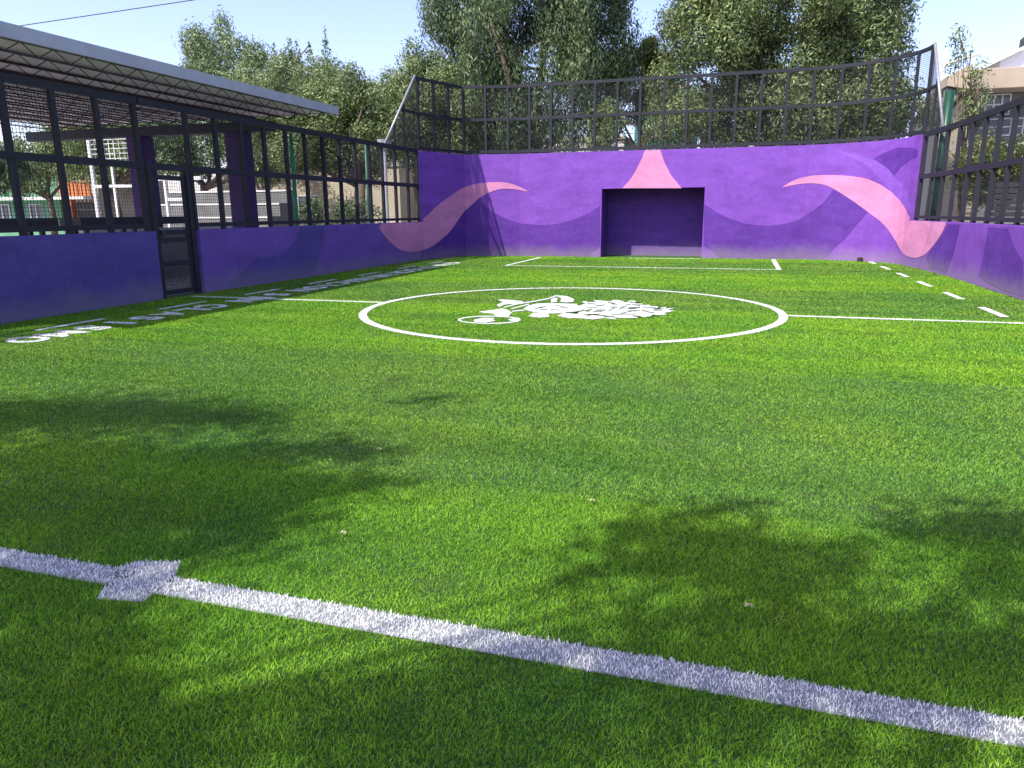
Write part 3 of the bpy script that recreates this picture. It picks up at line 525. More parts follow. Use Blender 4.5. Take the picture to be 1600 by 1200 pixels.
for k in range(41):
    u = k/40; x = -40+48*u; P.append((x, 15, 5.86+(x+17)*.0305-.25*math.sin(math.pi*u)*0))
mb.tube(P, .011, 5); mb.build('wire', mat_wire, t)

# ------------------------------------------------------------------ trees
leaf_olive = leaf_mat('leaf_olive', (.055, .085, .034), (.140, .198, .072), (.29, .355, .155))
leaf_dark = leaf_mat('leaf_dark', (.034, .062, .030), (.098, .152, .066), (.22, .295, .140))
leaf_pale = leaf_mat('leaf_pale', (.060, .100, .050), (.155, .225, .105), (.32, .40, .19))
leaf_yellow = leaf_mat('leaf_yellow', (.045, .066, .008), (.130, .175, .026), (.28, .32, .065))
def rand_unit(n):
    v = RNG.normal(size=(n, 3)); return v/np.linalg.norm(v, axis=1)[:, None]
def leaves(name, clumps, n, ln, wd, mat, parent, droop=0.3, shell=.55):
    """clumps: rows x,y,z,rx,ry,rz,weight"""
    c = np.array(clumps, float); wgt = c[:, 6]*np.maximum(c[:, 3]*c[:, 5], .001)**1.0; wgt /= wgt.sum()
    idx = RNG.choice(len(c), size=n, p=wgt); d = rand_unit(n); r = shell+(1-shell)*RNG.random(n)**.7
    r *= 1+.18*RNG.normal(size=n)
    P = c[idx, :3]+d*c[idx, 3:6]*r[:, None]
    nr = d*1.0+rand_unit(n)*.75; ax = rand_unit(n); ax[:, 2] -= droop*1.6; ax -= nr*(np.sum(ax*nr, 1)/np.sum(nr*nr, 1))[:, None]*.8; ax /= np.linalg.norm(ax, axis=1)[:, None]+1e-9
    o = np.cross(ax, nr); o /= np.linalg.norm(o, axis=1)[:, None]+1e-9
    L = ln*(.6+.8*RNG.random(n)); W = wd*(.6+.8*RNG.random(n))
    a = ax*L[:, None]/2; b = o*W[:, None]/2
    V = np.stack([P-a, P+b-a*.1, P+a, P-b-a*.1], axis=1)
    return np_mesh(name, V, [(0, 1, 2, 3)], mat, parent)
def make_clumps(ells, k, r0, r1, tall=1.0, inner=.35):
    out = []
    for (cx, cy, cz, rx, ry, rz, wt) in ells:
        m = max(3, int(k*wt)); d = rand_unit(m); rr = inner+(1-inner)*RNG.random(m)**.6
        for q, s in zip(d, rr):
            r = r0+(r1-r0)*RNG.random()
            out.append((cx+q[0]*rx*s, cy+q[1]*ry*s, cz+q[2]*rz*s, r, r, r*tall*(.75+.5*RNG.random()), .6+.8*RNG.random()))
    return out
def tree(name, label, base, ells, mat, n, ln=.16, wd=.055, clump=(.35, .75), k=60, tall=1.0, droop=.3, trunk_r=.18, extra=(), group=None, limb=7, fork=.45):
    bx, by = base; t = thing(name, label, 'tree', (bx, by, 0), group)
    cl = make_clumps(ells, k, clump[0], clump[1], tall)+list(extra)
    leaves('crown', cl, n, ln, wd, mat, t, droop)
    zc = min(e[2] for e in ells); top = max(e[2] for e in ells); zf = zc*fork+.6
    mb = MB(); j = lambda s: random.uniform(-s, s)
    mb.tube([(bx, by, -.05), (bx+j(.1), by+j(.1), zf*.5), (bx+j(.15), by, zf)], [trunk_r*1.25, trunk_r, trunk_r*.85], 9)
    sel = random.sample(cl, min(limb, len(cl)))
    for c in sel:
        mx, my, mz = (bx+c[0])/2+j(.3), (by+c[1])/2+j(.2), zf+(c[2]-zf)*.55
        mb.tube([(bx, by, zf-.15), (mx, my, mz), (c[0], c[1], c[2])], [trunk_r*.6, trunk_r*.35, trunk_r*.1], 6)
        for _ in range(3):
            c2 = random.choice(cl)
            if math.dist(c2[:3], (mx, my, mz)) < 3.2: mb.tube([(mx, my, mz), ((mx+c2[0])/2+j(.2), (my+c2[1])/2, (mz+c2[2])/2+.1), c2[:3]], [trunk_r*.25, trunk_r*.15, .012], 5)
    mb.build('trunk', mat_trunk, t, smooth=True)
    return t
def spire(x, y, z0, z1, r):
    m = 6; return [(x, y, z0+(z1-z0)*k/(m-1), r*(1-.75*k/(m-1)), r*(1-.75*k/(m-1)), (z1-z0)/m*.7, .8) for k in range(m)]
tree('feathery_tree', 'pale feathery tree rising behind the canopy roof, leftmost against the sky', (-24.2, 32),
     [(-24.9, 32, 7.6, 1.9, 1.6, 2.2, 1), (-22.2, 32, 7.0, 1.9, 1.6, 1.7, 1)], leaf_pale, 52000, .17, .055, (.45, .8), 26, 1.2, .5,
     extra=[(-26.0, 32, 9.4, .7, .6, .9, 1.2), (-25.4, 32, 8.9, .9, .7, .9, 1.2), (-24.2, 32, 9.6, .55, .5, 1.1, 1.2), (-23.4, 32, 8.8, .8, .7, .8, 1.2), (-22.5, 32, 8.6, .7, .6, .7, 1.2), (-21.2, 32, 8.0, .7, .6, .7, 1.2)]+spire(-20.6, 32, 7.6, 9.1, .45)+spire(-19.6, 32, 7.4, 8.9, .45), trunk_r=.2)
tree('rounded_tree', 'broad clipped olive-green tree between the canopy tip and the tall fence', (-14.3, 26.3),
     [(-17.0, 27, 5.2, 2.5, 2.0, 1.9, 1), (-13.7, 27, 5.1, 2.5, 2.0, 1.75, 1), (-15.4, 27, 4.2, 4.0, 1.8, 1.3, .8)], leaf_olive, 125000, .12, .05, (.42, .8), 62, 1.0, .2,
     extra=spire(-17.4, 27.5, 6.4, 7.9, .35)+spire(-16.1, 27.5, 6.5, 8.25, .35)+spire(-18.5, 27.5, 6.4, 7.9, .4), trunk_r=.17)
tree('weeping_tree', 'tall dark weeping tree behind the mural wall, taller than the frame', (-8.2, 29),
     [(-10.35, 29, 8.0, 1.75, 2.4, 4.3, 1), (-8.3, 29, 8.6, 2.6, 2.8, 4.9, 1.2), (-5.9, 29, 8.4, 1.6, 2.4, 4.4, 1), (-8.4, 28.4, 4.6, 3.4, 1.2, 1.2, .5)], leaf_dark, 190000, .17, .044, (.42, .85), 66, 1.7, .8, trunk_r=.35, limb=12)
tree('bushy_tree', 'brownish-green bushy tree at the left foot of the weeping tree', (-12.1, 27),
     [(-11.9, 27, 5.2, 1.5, 1.2, 2.1, 1), (-10.6, 27.2, 4.7, 1.5, 1.2, 1.5, .7)], leaf_olive, 50000, .12, .05, (.36, .65), 38, 1.2, .5, trunk_r=.13)
tree('young_tree', 'small yellow-green tree in the gap between the two tallest trees', (-4.2, 32),
     [(-4.3, 32, 6.6, 1.5, 1.3, 1.6, 1)], leaf_yellow, 26000, .12, .04, (.34, .6), 24, 1.1, .3, trunk_r=.11)
tree('shrubby_tree', 'short olive shrub-like tree above the goal, in front of the teal building', (-3.0, 27.5),
     [(-2.6, 27.5, 4.2, .9, .8, 1.0, 1), (-4.9, 27.5, 4.1, .7, .7, .9, 1)], leaf_olive, 9000, .14, .05, (.25, .45), 24, 1.1, .3, trunk_r=.07)
tree('ash_tree', 'large bright-leaved tree filling the sky behind the right half of the mural wall', (1.2, 29),
     [(-1.6, 29, 7.4, 2.3, 2.4, 3.6, 1), (1.2, 29, 8.2, 2.5, 2.6, 4.2, 1.1), (3.3, 29, 7.6, 1.6, 2.4, 3.7, 1), (1.6, 28.6, 4.6, 4.6, 1.6, 1.4, 1.0)], leaf_olive, 190000, .145, .052, (.42, .85), 74, 1.0, .35, trunk_r=.3, limb=12)
tree('sapling', 'thin sparse sapling between the raking tube and the beige house', (6.7, 28),
     [(6.7, 28, 4.9, .45, .4, 1.0, 1), (6.1, 28, 6.0, .3, .3, .8, .4)], leaf_olive, 1100, .17, .045, (.22, .4), 16, 1.0, .4, trunk_r=.06)
tree('shade_tree', 'dense green tree behind the right fence in front of the beige house', (7.9, 27.5),
     [(7.3, 27.5, 2.5, .9, .9, .85, 1), (8.8, 27.5, 2.6, 1.1, 1.1, 1.0, 1)], leaf_yellow, 16000, .15, .06, (.3, .6), 35, 1.0, .3, trunk_r=.12)
tree('distant_tree', 'olive tree seen through the left fence above the green house', (-38, 39),
     [(-41, 39, 6.4, 4.2, 2, 2.8, 1), (-35.5, 39, 6.0, 3.6, 2, 2.6, 1)], leaf_yellow, 20000, .24, .09, (.6, 1.1), 45, 1.0, .3, trunk_r=.25)
tree('distant_tree', 'dark tree seen through the left fence between the violet columns', (-24, 29.5),
     [(-25.2, 29.5, 4.6, 2.6, 1.6, 1.8, 1), (-21.6, 29.5, 4.7, 2.2, 1.6, 1.8, 1)], leaf_dark, 20000, .19, .07, (.4, .8), 40, 1.0, .3, trunk_r=.2)
tree('distant_tree', 'leafy tree seen through the left fence left of the white tubular frame', (-31, 31),
     [(-31.5, 31, 4.8, 2.8, 1.6, 1.9, 1), (-28.2, 31, 4.9, 2.0, 1.6, 1.9, 1)], leaf_olive, 18000, .2, .07, (.5, .9), 36, 1.0, .3, trunk_r=.2)
tree('distant_tree', 'olive tree in front of the mint-green house behind the left fence', (-37.0, 32.5),
     [(-38.6, 32.5, 3.9, 2.4, 1.2, 1.3, 1), (-35.2, 32.5, 4.4, 1.6, 1.2, 1.1, .8)], leaf_olive, 22000, .17, .07, (.4, .8), 34, 1.0, .3, trunk_r=.16)
tree('low_tree', 'low dark tree with drooping leaves at the far left edge behind the fence', (-26.5, 20.5),
     [(-26.3, 20.5, 3.0, 1.7, 1.2, .8, 1)], leaf_dark, 5000, .35, .06, (.3, .6), 18, .8, .7, trunk_r=.12)
# hedges
def hedge(label, x0, x1, y, z):
    t = thing('hedge', label, 'hedge', ((x0+x1)/2, y, 0)); cl = []
    for k in range(34):
        cl.append((random.uniform(x0, x1), y+random.uniform(-.4, .4), random.uniform(.25, z-.3), .38, .35, .36, 1))
    leaves('foliage', cl, 7000, .11, .05, leaf_dark, t, .1)
    for k in range(8):
        c = random.choice(cl); mb = MB(); mb.tube([(c[0], y, -.05), (c[0]+.05, y, c[2]*.6), c[:3]], [.03, .02, .008], 5)
        mb.build('stem', mat_trunk, t)
hedge('dark clipped hedge seen through the far half of the left fence', -15.6, -12.2, 24, 1.95)
hedge('shaggy hedge just beyond the canopy end behind the left fence', -17.6, -15.6, 23, 1.85)
# tree behind the photographer, its leaf clumps placed to throw the dappled shade on the near turf
near = thing('overhanging_tree', 'tall tree behind the near end whose crown shades the near turf', 'tree', (-6.2, -4.2, 0))
cl = []; tot = 0
for (gx, gy, rx, ry, am) in SHADE:
    z = 6.2+2.0*random.random()
    cl.append((gx-.70/1.55*z, gy-z/1.55, z, rx*.95, ry*1.15+.03, .22, am))
c = np.array(cl); area = np.pi*c[:, 3]*c[:, 4]*c[:, 6]; cnt = (area*1150).astype(int)
Vs = []
for row, m in zip(c, cnt):
    th = RNG.random(m)*2*np.pi; rr = np.abs(RNG.normal(size=m))*.60
    P = np.stack([row[0]+row[3]*rr*np.cos(th), row[1]+row[4]*rr*np.sin(th), row[2]+row[5]*RNG.normal(size=m)*.6], 1)
    ax = rand_unit(m); o = np.cross(ax, rand_unit(m)); o /= np.linalg.norm(o, axis=1)[:, None]
    a = ax*(.035+.03*RNG.random(m))[:, None]; b = o*(.022+.015*RNG.random(m))[:, None]
    Vs.append(np.stack([P-a, P+b, P+a, P-b], 1))
np_mesh('crown', np.concatenate(Vs), [(0, 1, 2, 3)], leaf_olive, near)
mb = MB(); mb.tube([(-6.2, -4.2, -.05), (-6.1, -4.1, 2.5), (-5.9, -3.9, 5.0)], [.3, .24, .17], 10)
for c_ in cl[::3]:
    mb.tube([(-5.9, -3.9, 4.9), ((-5.9+c_[0])/2, (-3.9+c_[1])/2, (5+c_[2])/2+.5), c_[:3]], [.05, .025, .008], 5)
mb.build('trunk', mat_trunk, near, smooth=True)

# ------------------------------------------------------------------ buildings
def window(mb_frame, mb_glass, x0, x1, z0, z1, y, nx, nz, wdt=.05):
    mb_glass.box((x0, y-.01, z0), (x1, y+.04, z1))
    for k in range(nx+1):
        x = x0+(x1-x0)*k/nx; mb_frame.box((x-wdt/2, y-.06, z0-wdt/2), (x+wdt/2, y-.012, z1+wdt/2))
    for k in range(nz+1):
        z = z0+(z1-z0)*k/nz
        for q in range(nx):
            xa = x0+(x1-x0)*q/nx+wdt/2; xb = x0+(x1-x0)*(q+1)/nx-wdt/2; mb_frame.box((xa, y-.05, z-wdt/2), (xb, y-.014, z+wdt/2))
def add_window(parent, x0, x1, z0, z1, y, nx=2, nz=1, wdt=.05, mf=None):
    a, b = MB(), MB(); window(a, b, x0, x1, z0, z1, y, nx, nz, wdt)
    g = b.build('window', mat_glass, parent); a.build('window_frame', mf or mat_white, g); return g
h = thing('beige_house', 'beige concrete house with a flat roof slab and white-barred windows behind the right fence', 'house', (11, 36, 0))
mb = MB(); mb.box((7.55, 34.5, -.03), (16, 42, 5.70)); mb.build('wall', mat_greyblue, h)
mb = MB(); mb.box((7.9, 33.2, 5.72), (16.5, 42.4, 6.45)); mb.build('roof_slab', mat_beige, h, bevel=.03)
mb = MB(); mb.add([(7.15, 33.5, 5.95), (7.88, 33.2, 5.74), (7.88, 36, 5.74), (7.15, 36, 5.95), (7.15, 33.5, 6.3), (7.88, 33.2, 6.66), (7.88, 36, 6.66), (7.15, 36, 6.3)], [(0, 3, 2, 1), (4, 5, 6, 7), (0, 1, 5, 4), (1, 2, 6, 5), (2, 3, 7, 6), (3, 0, 4, 7)]); mb.build('roof_corner', mat_beige, h)
mb = MB(); mb.add([(7.2, 33.6, 5.2), (7.2, 34.19, 5.2), (7.2, 34.19, 5.9), (7.2, 33.6, 5.9), (7.8, 33.6, 5.72), (7.8, 34.19, 5.72)], [(0, 1, 2, 3), (0, 4, 5, 1), (3, 2, 5, 4), (0, 3, 4), (1, 5, 2)]); mb.build('bracket', mat_greyblue, h)
mb = MB(); mb.add([(7.2, 34.2, 0), (7.2, 34.48, 0), (7.2, 34.48, 4.4), (7.2, 34.2, 4.4), (8.3, 34.2, 0), (8.3, 34.48, 0), (8.3, 34.48, 3.72), (8.3, 34.2, 3.72), (7.95, 34.2, 5.7), (7.95, 34.48, 5.7)],
        [(0, 1, 2, 3), (4, 7, 6, 5), (0, 4, 5, 1), (3, 2, 9, 8), (8, 9, 6, 7), (0, 3, 8, 7, 4), (1, 5, 6, 9, 2)]); mb.build('sunlit_wall', mat_cream, h)  # sunlit triangle of the wall, its light put into colour and shape
add_window(h, 8.5, 9.6, 4.93, 5.66, 34.5, 4, 2, .055); add_window(h, 8.5, 11.4, 4.15, 4.76, 34.5, 7, 2, .055)
mb = MB(); mb.box((8.31, 34.1, 3.72), (16.0, 34.49, 3.86)); mb.build('ledge', mat_white, h)
mb = MB()
for k in range(20): mb.box((8.32, 34.42, .1+k*.18), (8.75, 34.49, .1+k*.18+.15))
mb.build('siding', mat_cream, h)
mb = MB(); mb.tube([(8.05, 34.5, 6.45), (8.05, 34.5, 7.3)], .02, 6); mb.build('antenna', mat_dark, h)
a = thing('clothes_line_frame', 'white pipe clothes-line frame on the beige roof', 'frame', (7.7, 36, 6.45))
mb = MB(); mb.tube([(7.6, 36.5, 6.4), (7.62, 36.5, 7.75)], .04, 8); mb.tube([(7.62, 36.5, 7.2), (8.9, 36.5, 7.55)], .05, 8); mb.tube([(8.7, 36.5, 6.45), (8.7, 36.5, 7.48)], .03, 8); mb.build('pipe', mat_white, a)
h2 = thing('white_house', 'white gabled upper storey behind the beige roof at the right edge', 'house', (12, 45, 0))
mb = MB(); mb.add([(11.6, 44, -.03), (19, 44, -.03), (19, 44, 9.0), (12.5, 44, 8.85), (11.6, 44, 8.45), (11.6, 50, -.03), (19, 50, -.03), (19, 50, 9.0), (12.5, 50, 8.85), (11.6, 50, 8.45)],
      [(0, 1, 2, 3, 4), (9, 8, 7, 6, 5), (0, 5, 6, 1), (1, 6, 7, 2), (2, 7, 8, 3), (3, 8, 9, 4), (4, 9, 5, 0)]); mb.build('wall', mat_bright, h2)
mb = MB(); mb.add([(10.95, 43.6, 8.12), (12.5, 43.6, 8.87), (12.5, 50, 8.87), (10.95, 50, 8.12), (10.95, 43.6, 8.26), (12.5, 43.6, 9.01), (12.5, 50, 9.01), (10.95, 50, 8.26)], [(0, 3, 2, 1), (4, 5, 6, 7), (0, 1, 5, 4), (1, 2, 6, 5), (2, 3, 7, 6), (3, 0, 4, 7)]); mb.build('roof', mat_bright, h2)
mb = MB(); mb.tube([(12.75, 44.5, 9.0), (12.75, 44.5, 9.4), (12.75, 44.5, 9.55)], [.3, .3, .15], 12); mb.build('water_tank', mat_dark, h2)
gp = thing('sheet_gate', 'dark slatted metal gate behind the right fence', 'gate', (9, 25.5, 0))
mb = MB()
for k in range(12): mb.box((7.0, 25.5, .1+k*.17), (11.5, 25.54, .1+k*.17+.13))
mb.build('slats', mat_dark, gp)
for x in (6.9, 9.2, 11.5): mb = MB(); mb.box((x, 25.45, -.03), (x+.1, 25.6, 2.2)); mb.build('post', mat_dark, gp)
def block(name, label, x0, x1, y0, y1, z, mat, wins=(), parapet=True, mfr=None):
    t = thing(name, label, 'building', ((x0+x1)/2, y0, 0)); mb = MB(); mb.box((x0, y0, -.03), (x1, y1, z)); mb.build('wall', mat, t)
    if parapet:
        mb = MB(); mb.box((x0-.08, y0-.08, z), (x1+.08, y1+.08, z+.16)); mb.build('cornice', mat_white_render if mat is not mat_white_render else mat_cream, t)
    for w_ in wins: add_window(t, *w_[:4], y0, *(w_[4:]))
    return t
block('cream_building', 'cream building glimpsed behind the dark weeping tree', -19, -6.2, 40, 47, 5.0, mat_white_render, [(-16, -14.6, 1.2, 2.6), (-12, -10.6, 3.2, 4.4), (-9, -7.8, 3.2, 4.4)])
block('teal_building', 'teal-green building showing between the trees above the goal', -5.6, -2.9, 39.5, 47, 7.3, mat_teal, [(-5.1, -4.3, 4.9, 5.9), (-4.0, -3.3, 6.1, 6.9)])
block('white_building', 'off-white building glimpsed under the bright-leaved tree', -2.4, 7.0, 41, 48, 5.1, mat_white_render, [(-1.5, -.2, 3.4, 4.5), (2, 3.4, 3.4, 4.5), (5, 6.2, 3.4, 4.5)])
h3 = block('green_house', 'mint-green house with a white ledge and an orange balcony seen through the left fence', -50, -40.1, 36, 42, 4.6, mat_green_house, [(-45.5, -44.3, 1.0, 2.0), (-42.6, -41.6, 1.0, 2.0)])
mb = MB(); mb.box((-50, 35.3, 2.25), (-37.5, 35.87, 2.42)); mb.build('ledge', mat_white, h3)
h4 = block('orange_house', 'terracotta house with a slatted orange balcony right of the mint-green house', -40.0, -37.6, 36.5, 42, 3.9, mat_beige, [])
mb = MB()
for k in range(8): mb.box((-40.0+k*.31, 35.9, 2.44), (-40.0+k*.31+.2, 36.0, 3.2))
mb.box((-40.02, 35.88, 3.2), (-37.6, 36.02, 3.28)); mb.build('balcony', mat_orange, h4)
mb = MB(); mb.box((-40.0, 36.2, 0), (-39.5, 36.48, 2.24)); mb.build('pillar', mat_orange, h4)
mb = MB(); mb.box((-39.3, 36.4, 0), (-37.8, 36.48, 2.1)); mb.build('door', mat_dark, h4)
h5 = block('cream_house', 'low cream house with a garage seen through the far half of the left fence', -26, -15.8, 33, 39, 3.5, mat_cream, [(-24.6, -23.2, 1.1, 2.2), (-21.4, -20.2, 1.1, 2.2)])
h6 = block('pink_shop', 'pale building with a red sign board behind the far bays of the left fence', -19.9+1.2, -12.0, 35, 40, 4.2, mat_white_render, [])
mb = MB(); mb.box((-17.5, 34.85, 1.9), (-16.6, 34.98, 3.1)); sg = mb.build('sign_board', simple('sign_red', (.25, .03, .07), .6, .3, 9), h6)
mb = MB(); mb.box((-16.4, 34.9, 0), (-14.6, 34.98, 2.2)); mb.build('shutter', mat_grey_sheet, h6)
lw = thing('parapet', 'low pale grey parapet behind the black gate', 'wall', (-12.3, 14.0, 0))
mb = MB(); mb.box((-12.5, 11.6, -.03), (-12.3, 16.8, 1.0)); mb.build('wall_body', mat_concrete, lw)
mb = MB(); mb.box((-12.53, 11.57, 1.0), (-12.27, 16.83, 1.06)); mb.build('coping', mat_white_render, lw)
# white frames, bleachers on the left
fr = thing('window_bay_frame', 'tall white tubular frame with a gridded upper panel seen through the left fence', 'frame', (-21.7, 22, 0))
mb = MB()
for x in (-22.8, -20.6): mb.box((x-.05, 21.95, -.03), (x+.05, 22.05, 4.05))
for z in (4.0, 3.15, 2.35): mb.box((-22.75, 21.96, z-.05), (-20.65, 22.04, z+.05))
for x in (-21.9,): mb.box((x-.05, 21.97, -.03), (x+.05, 22.03, 3.1))
mb.build('frame_tubes', mat_white, fr)
mb = MB()
for k in range(1, 10): mb.box((-22.8+k*.22-.012, 21.99, 3.2), (-22.8+k*.22+.012, 22.01, 3.95))
for k in range(4): mb.box((-22.75, 21.985, 3.3+k*.17), (-20.65, 22.015, 3.32+k*.17))
mb.build('grid_panel', mat_white, fr)
fr2 = thing('exercise_frame', 'small white H-shaped steel frame between the violet columns', 'frame', (-16.5, 19, 0))
mb = MB(); mb.box((-17.0, 18.96, -.03), (-16.9, 19.04, 2.35)); mb.box((-16.2, 18.96, -.03), (-16.1, 19.04, 2.35)); mb.box((-16.9, 18.97, 1.75), (-16.2, 19.03, 1.83)); mb.box((-17.2, 18.95, 2.35), (-15.6, 19.05, 2.45)); mb.build('frame_tubes', mat_white, fr2)
bl = thing('bleachers', 'grey concrete bleachers with white edges between the violet columns', 'bleachers', (-16, 20.5, 0))
mb = MB(); me_ = MB()
for k in range(5):
    mb.box((-19.0, 19.6+k*.45, -.03), (-14.3, 19.6+(k+1)*.45, .42*(k+1))); me_.box((-19.0, 19.58+k*.45, .42*(k+1)-.05), (-14.3, 19.597+k*.45, .42*(k+1)))
mb.build('steps', simple('dark_concrete', (.14, .14, .13), .9, .2, 2), bl); me_.build('edge_stripe', mat_white, bl)
sh = thing('flood_lamp', 'small grey lamp hood beside the raking tube at the left corner', 'lamp', (-11.6, 23.2, 0))
mb = MB(); mb.tube([(-11.6, 23.2, -.03), (-11.6, 23.2, 3.4)], .05, 8); mb.build('post', mat_grey_sheet, sh)
mb = MB(); mb.tube([(-11.6, 23.2, 3.4), (-11.6, 23.2, 3.62), (-11.6, 23.2, 3.72)], [.1, .22, .25], 12); mb.build('lamp_shade', mat_grey_sheet, sh)

# ------------------------------------------------------------------ turf markings and blades
def inpoly(x, y, P):
    P = np.array(P); r = np.zeros(len(x), bool); n = len(P)
    for i in range(n):
        x0, y0 = P[i]; x1, y1 = P[(i+1) % n]
        if y0 == y1: continue
        c = ((y0 > y) != (y1 > y)) & (x < (x1-x0)*(y-y0)/(y1-y0)+x0); r ^= c
    return r
def rect(x0, y0, x1, y1): return [(x0, y0), (x1, y0), (x1, y1), (x0, y1)]
MARKS = []                 # (object name, label, group, polys, gaps, parent)
CX, CY, CR = -2.30, 10.16, 2.88
def circle_polys():
    n = 72; r0, r1 = CR-.055, CR+.055
    return [[(CX+r*math.cos(2*math.pi*(k+d)/n), CY+r*math.sin(2*math.pi*(k+d)/n)) for r, d in ((r0, 0), (r1, 0), (r1, 1), (r0, 1))] for k in range(n)]
MARKS.append(('centre_circle', 'white centre circle painted around the emblem', 'line marking', None, circle_polys(), []))
MARKS.append(('halfway_line', 'white halfway line left of the centre circle', 'line marking', None, [rect(-8.75, CY-.05, CX-CR-.06, CY+.05)], []))
MARKS.append(('halfway_line', 'white halfway line right of the centre circle', 'line marking', None, [rect(CX+CR+.06, CY-.05, 4.05, CY+.05)], []))
MARKS.append(('penalty_area_line', 'thick white near line with a penalty spot across the foreground', 'line marking', None, [rect(-5.76, 1.93, -2.17, 2.055), [(-2.15, 1.84), (-1.97, 1.87), (-1.99, 2.05), (-2.06, 2.165), (-2.24, 2.12), (-2.26, 2.05), (-2.20, 1.93)], rect(-2.01, 1.93, .93, 2.055), rect(-5.86, -2.0, -5.76, 2.055), rect(.93, -2.0, 1.03, 2.055)], []))
MARKS.append(('penalty_area_line', 'thin white penalty area box in front of the far goal', 'line marking', None, [rect(-5.82, 18.1, .90, 18.20), rect(-5.82, 18.2, -5.73, 21.6), rect(.81, 18.2, .92, 21.9)], []))
MARKS.append(('goal_line', 'short white goal line at the mouth of the recess', 'line marking', None, [rect(GX0+.9, 21.75, GX1, 21.85)], []))
for k in range(6):
    y0 = 10.72+2.0*k
    MARKS.append(('sideline_dash', None, 'right sideline dashes', 'line marking', [rect(3.22, y0, 3.32, y0+1.0)], []))
for k in range(7):
    y0 = 6.62+1.975*k
    MARKS.append(('sideline_dash', None, 'left sideline dashes', 'line marking', [rect(-8.08, y0, -7.99, y0+1.0)], []))
MARKS.append(('pitch_emblem', 'white feathered emblem painted inside the centre circle', 'emblem', None, [[tuple(p) for p in P] for P in EMBLEM], [[tuple(p) for p in P] for P in EMBLEM_GAP]))
ordR = ['farthest', 'second farthest', 'third farthest', 'third nearest', 'second nearest', 'nearest'][::-1]
ordL = ['nearest', 'second nearest', 'third nearest', 'middle', 'third farthest', 'second farthest', 'farthest']
rI = lI = 0
turf_polys = []
def tri_sheet(polys, z, name, mat, parent=None):
    mb = MB()
    for P in polys:
        tr = tessellate_polygon([[Vector((x, y, 0)) for x, y in P]])
        mb.add([(x, y, z) for x, y in P], [tuple(t) for t in tr]); z += .0001 if len(polys) < 72 and len(polys) > 8 else 0
    me = bpy.data.meshes.new(name); me.from_pydata(mb.v, [], mb.f); me.update()
    o = bpy.data.objects.new(name, me); C.objects.link(o); me.materials.append(mat)
    if parent: put(o, parent)
    return o
def blade_block(x, y, hgt, wid, name, mat, parent, lean, curl=.35, two=True):
    n = len(x); th = RNG.random(n)*2*np.pi; dx = np.cos(th)*wid/2; dy = np.sin(th)*wid/2
    lx = RNG.normal(size=n)*.35*hgt; ly = (RNG.normal(size=n)*.35+lean)*hgt
    h = hgt*(.65+.5*RNG.random(n)); z0 = np.zeros(n)
    if two:
        V = np.stack([np.stack([x-dx, y-dy, z0], 1), np.stack([x+dx, y+dy, z0], 1),
                      np.stack([x+dx*.8+lx*.35, y+dy*.8+ly*.35, h*.6], 1), np.stack([x-dx*.8+lx*.35, y-dy*.8+ly*.35, h*.6], 1),
                      np.stack([x+lx, y+ly, h*.93], 1)], 1)
        return np_mesh(name, V, [(0, 1, 2, 3), (3, 2, 4)], mat, parent)
    V = np.stack([np.stack([x-dx, y-dy, z0], 1), np.stack([x+dx, y+dy, z0], 1), np.stack([x+lx, y+ly, h], 1)], 1)
    return np_mesh(name, V, [(0, 1, 2)], mat, parent)
def dens(d): return DENS*np.minimum(1, (2.6/np.maximum(d, .1))**1.5)
DENS = 42000
allpolys = []; allgaps = []
def poly_samples(polys, gaps):
    xs = []; ys = []
    for P in polys:
        A = np.array(P); x0, y0 = A.min(0); x1, y1 = A.max(0); cx, cy = (x0+x1)/2, (y0+y1)/2
        d = math.hypot(cx, cy)
        if d < 6 and (x1-x0) > .6:                       # long near lines: sample in pieces
            m = int((x1-x0)/.3)+1; cut = [(x0+(x1-x0)*k/m, y0, x0+(x1-x0)*(k+1)/m, y1) for k in range(m)]
        else: cut = [(x0, y0, x1, y1)]
        for (a, b, c_, e) in cut:
            dd = math.hypot((a+c_)/2, (b+e)/2); n = int((c_-a)*(e-b)*float(dens(np.array([dd]))[0])*(.55 if dd < 3.5 else 1.3))+6
            x = RNG.uniform(a, c_, n); y = RNG.uniform(b, e, n); k = inpoly(x, y, P)
            for G in gaps: k &= ~inpoly(x, y, G)
            xs.append(x[k]); ys.append(y[k])
    return np.concatenate(xs), np.concatenate(ys)
def mark(name, label, cat, group, polys, gaps):
    A = np.array([p for P in polys for p in P]); c = A.mean(0)
    t = thing(name, label, cat, (float(c[0]), float(c[1]), 0), group)
    tri_sheet(polys, .004 if A[:, 1].max() < 5 else .0085, 'paint', mat_wbase_near if name == 'penalty_area_line' and A[:, 1].max() < 5 else mat_wbase, t)
    for q_ in range(0, len(gaps)): tri_sheet([gaps[q_]], .0165, 'green_gap', mat_turf, t)
    x, y = poly_samples(polys, gaps); d = np.hypot(x, y)
    sc = np.maximum(1, d/2.6)
    blade_block(x, y, .0165+0*d, .0030*sc**.75, 'white_blades', mat_wblade, t, .1, two=(d.min() < 5))
    allpolys.extend(polys); allgaps.extend(gaps)
for (name, label, a, b, polys, gaps) in MARKS:
    if name == 'sideline_dash':
        right = 'right' in a
        if right: label = 'white sideline dash by the right wall, %s from the camera' % ordR[rI]; rI += 1
        else: label = 'white sideline dash by the left wall, %s from the camera' % ordL[lI]; lI += 1
        mark(name, label, 'line marking', a, polys, gaps)
    else: mark(name, label, a, None, polys, gaps)
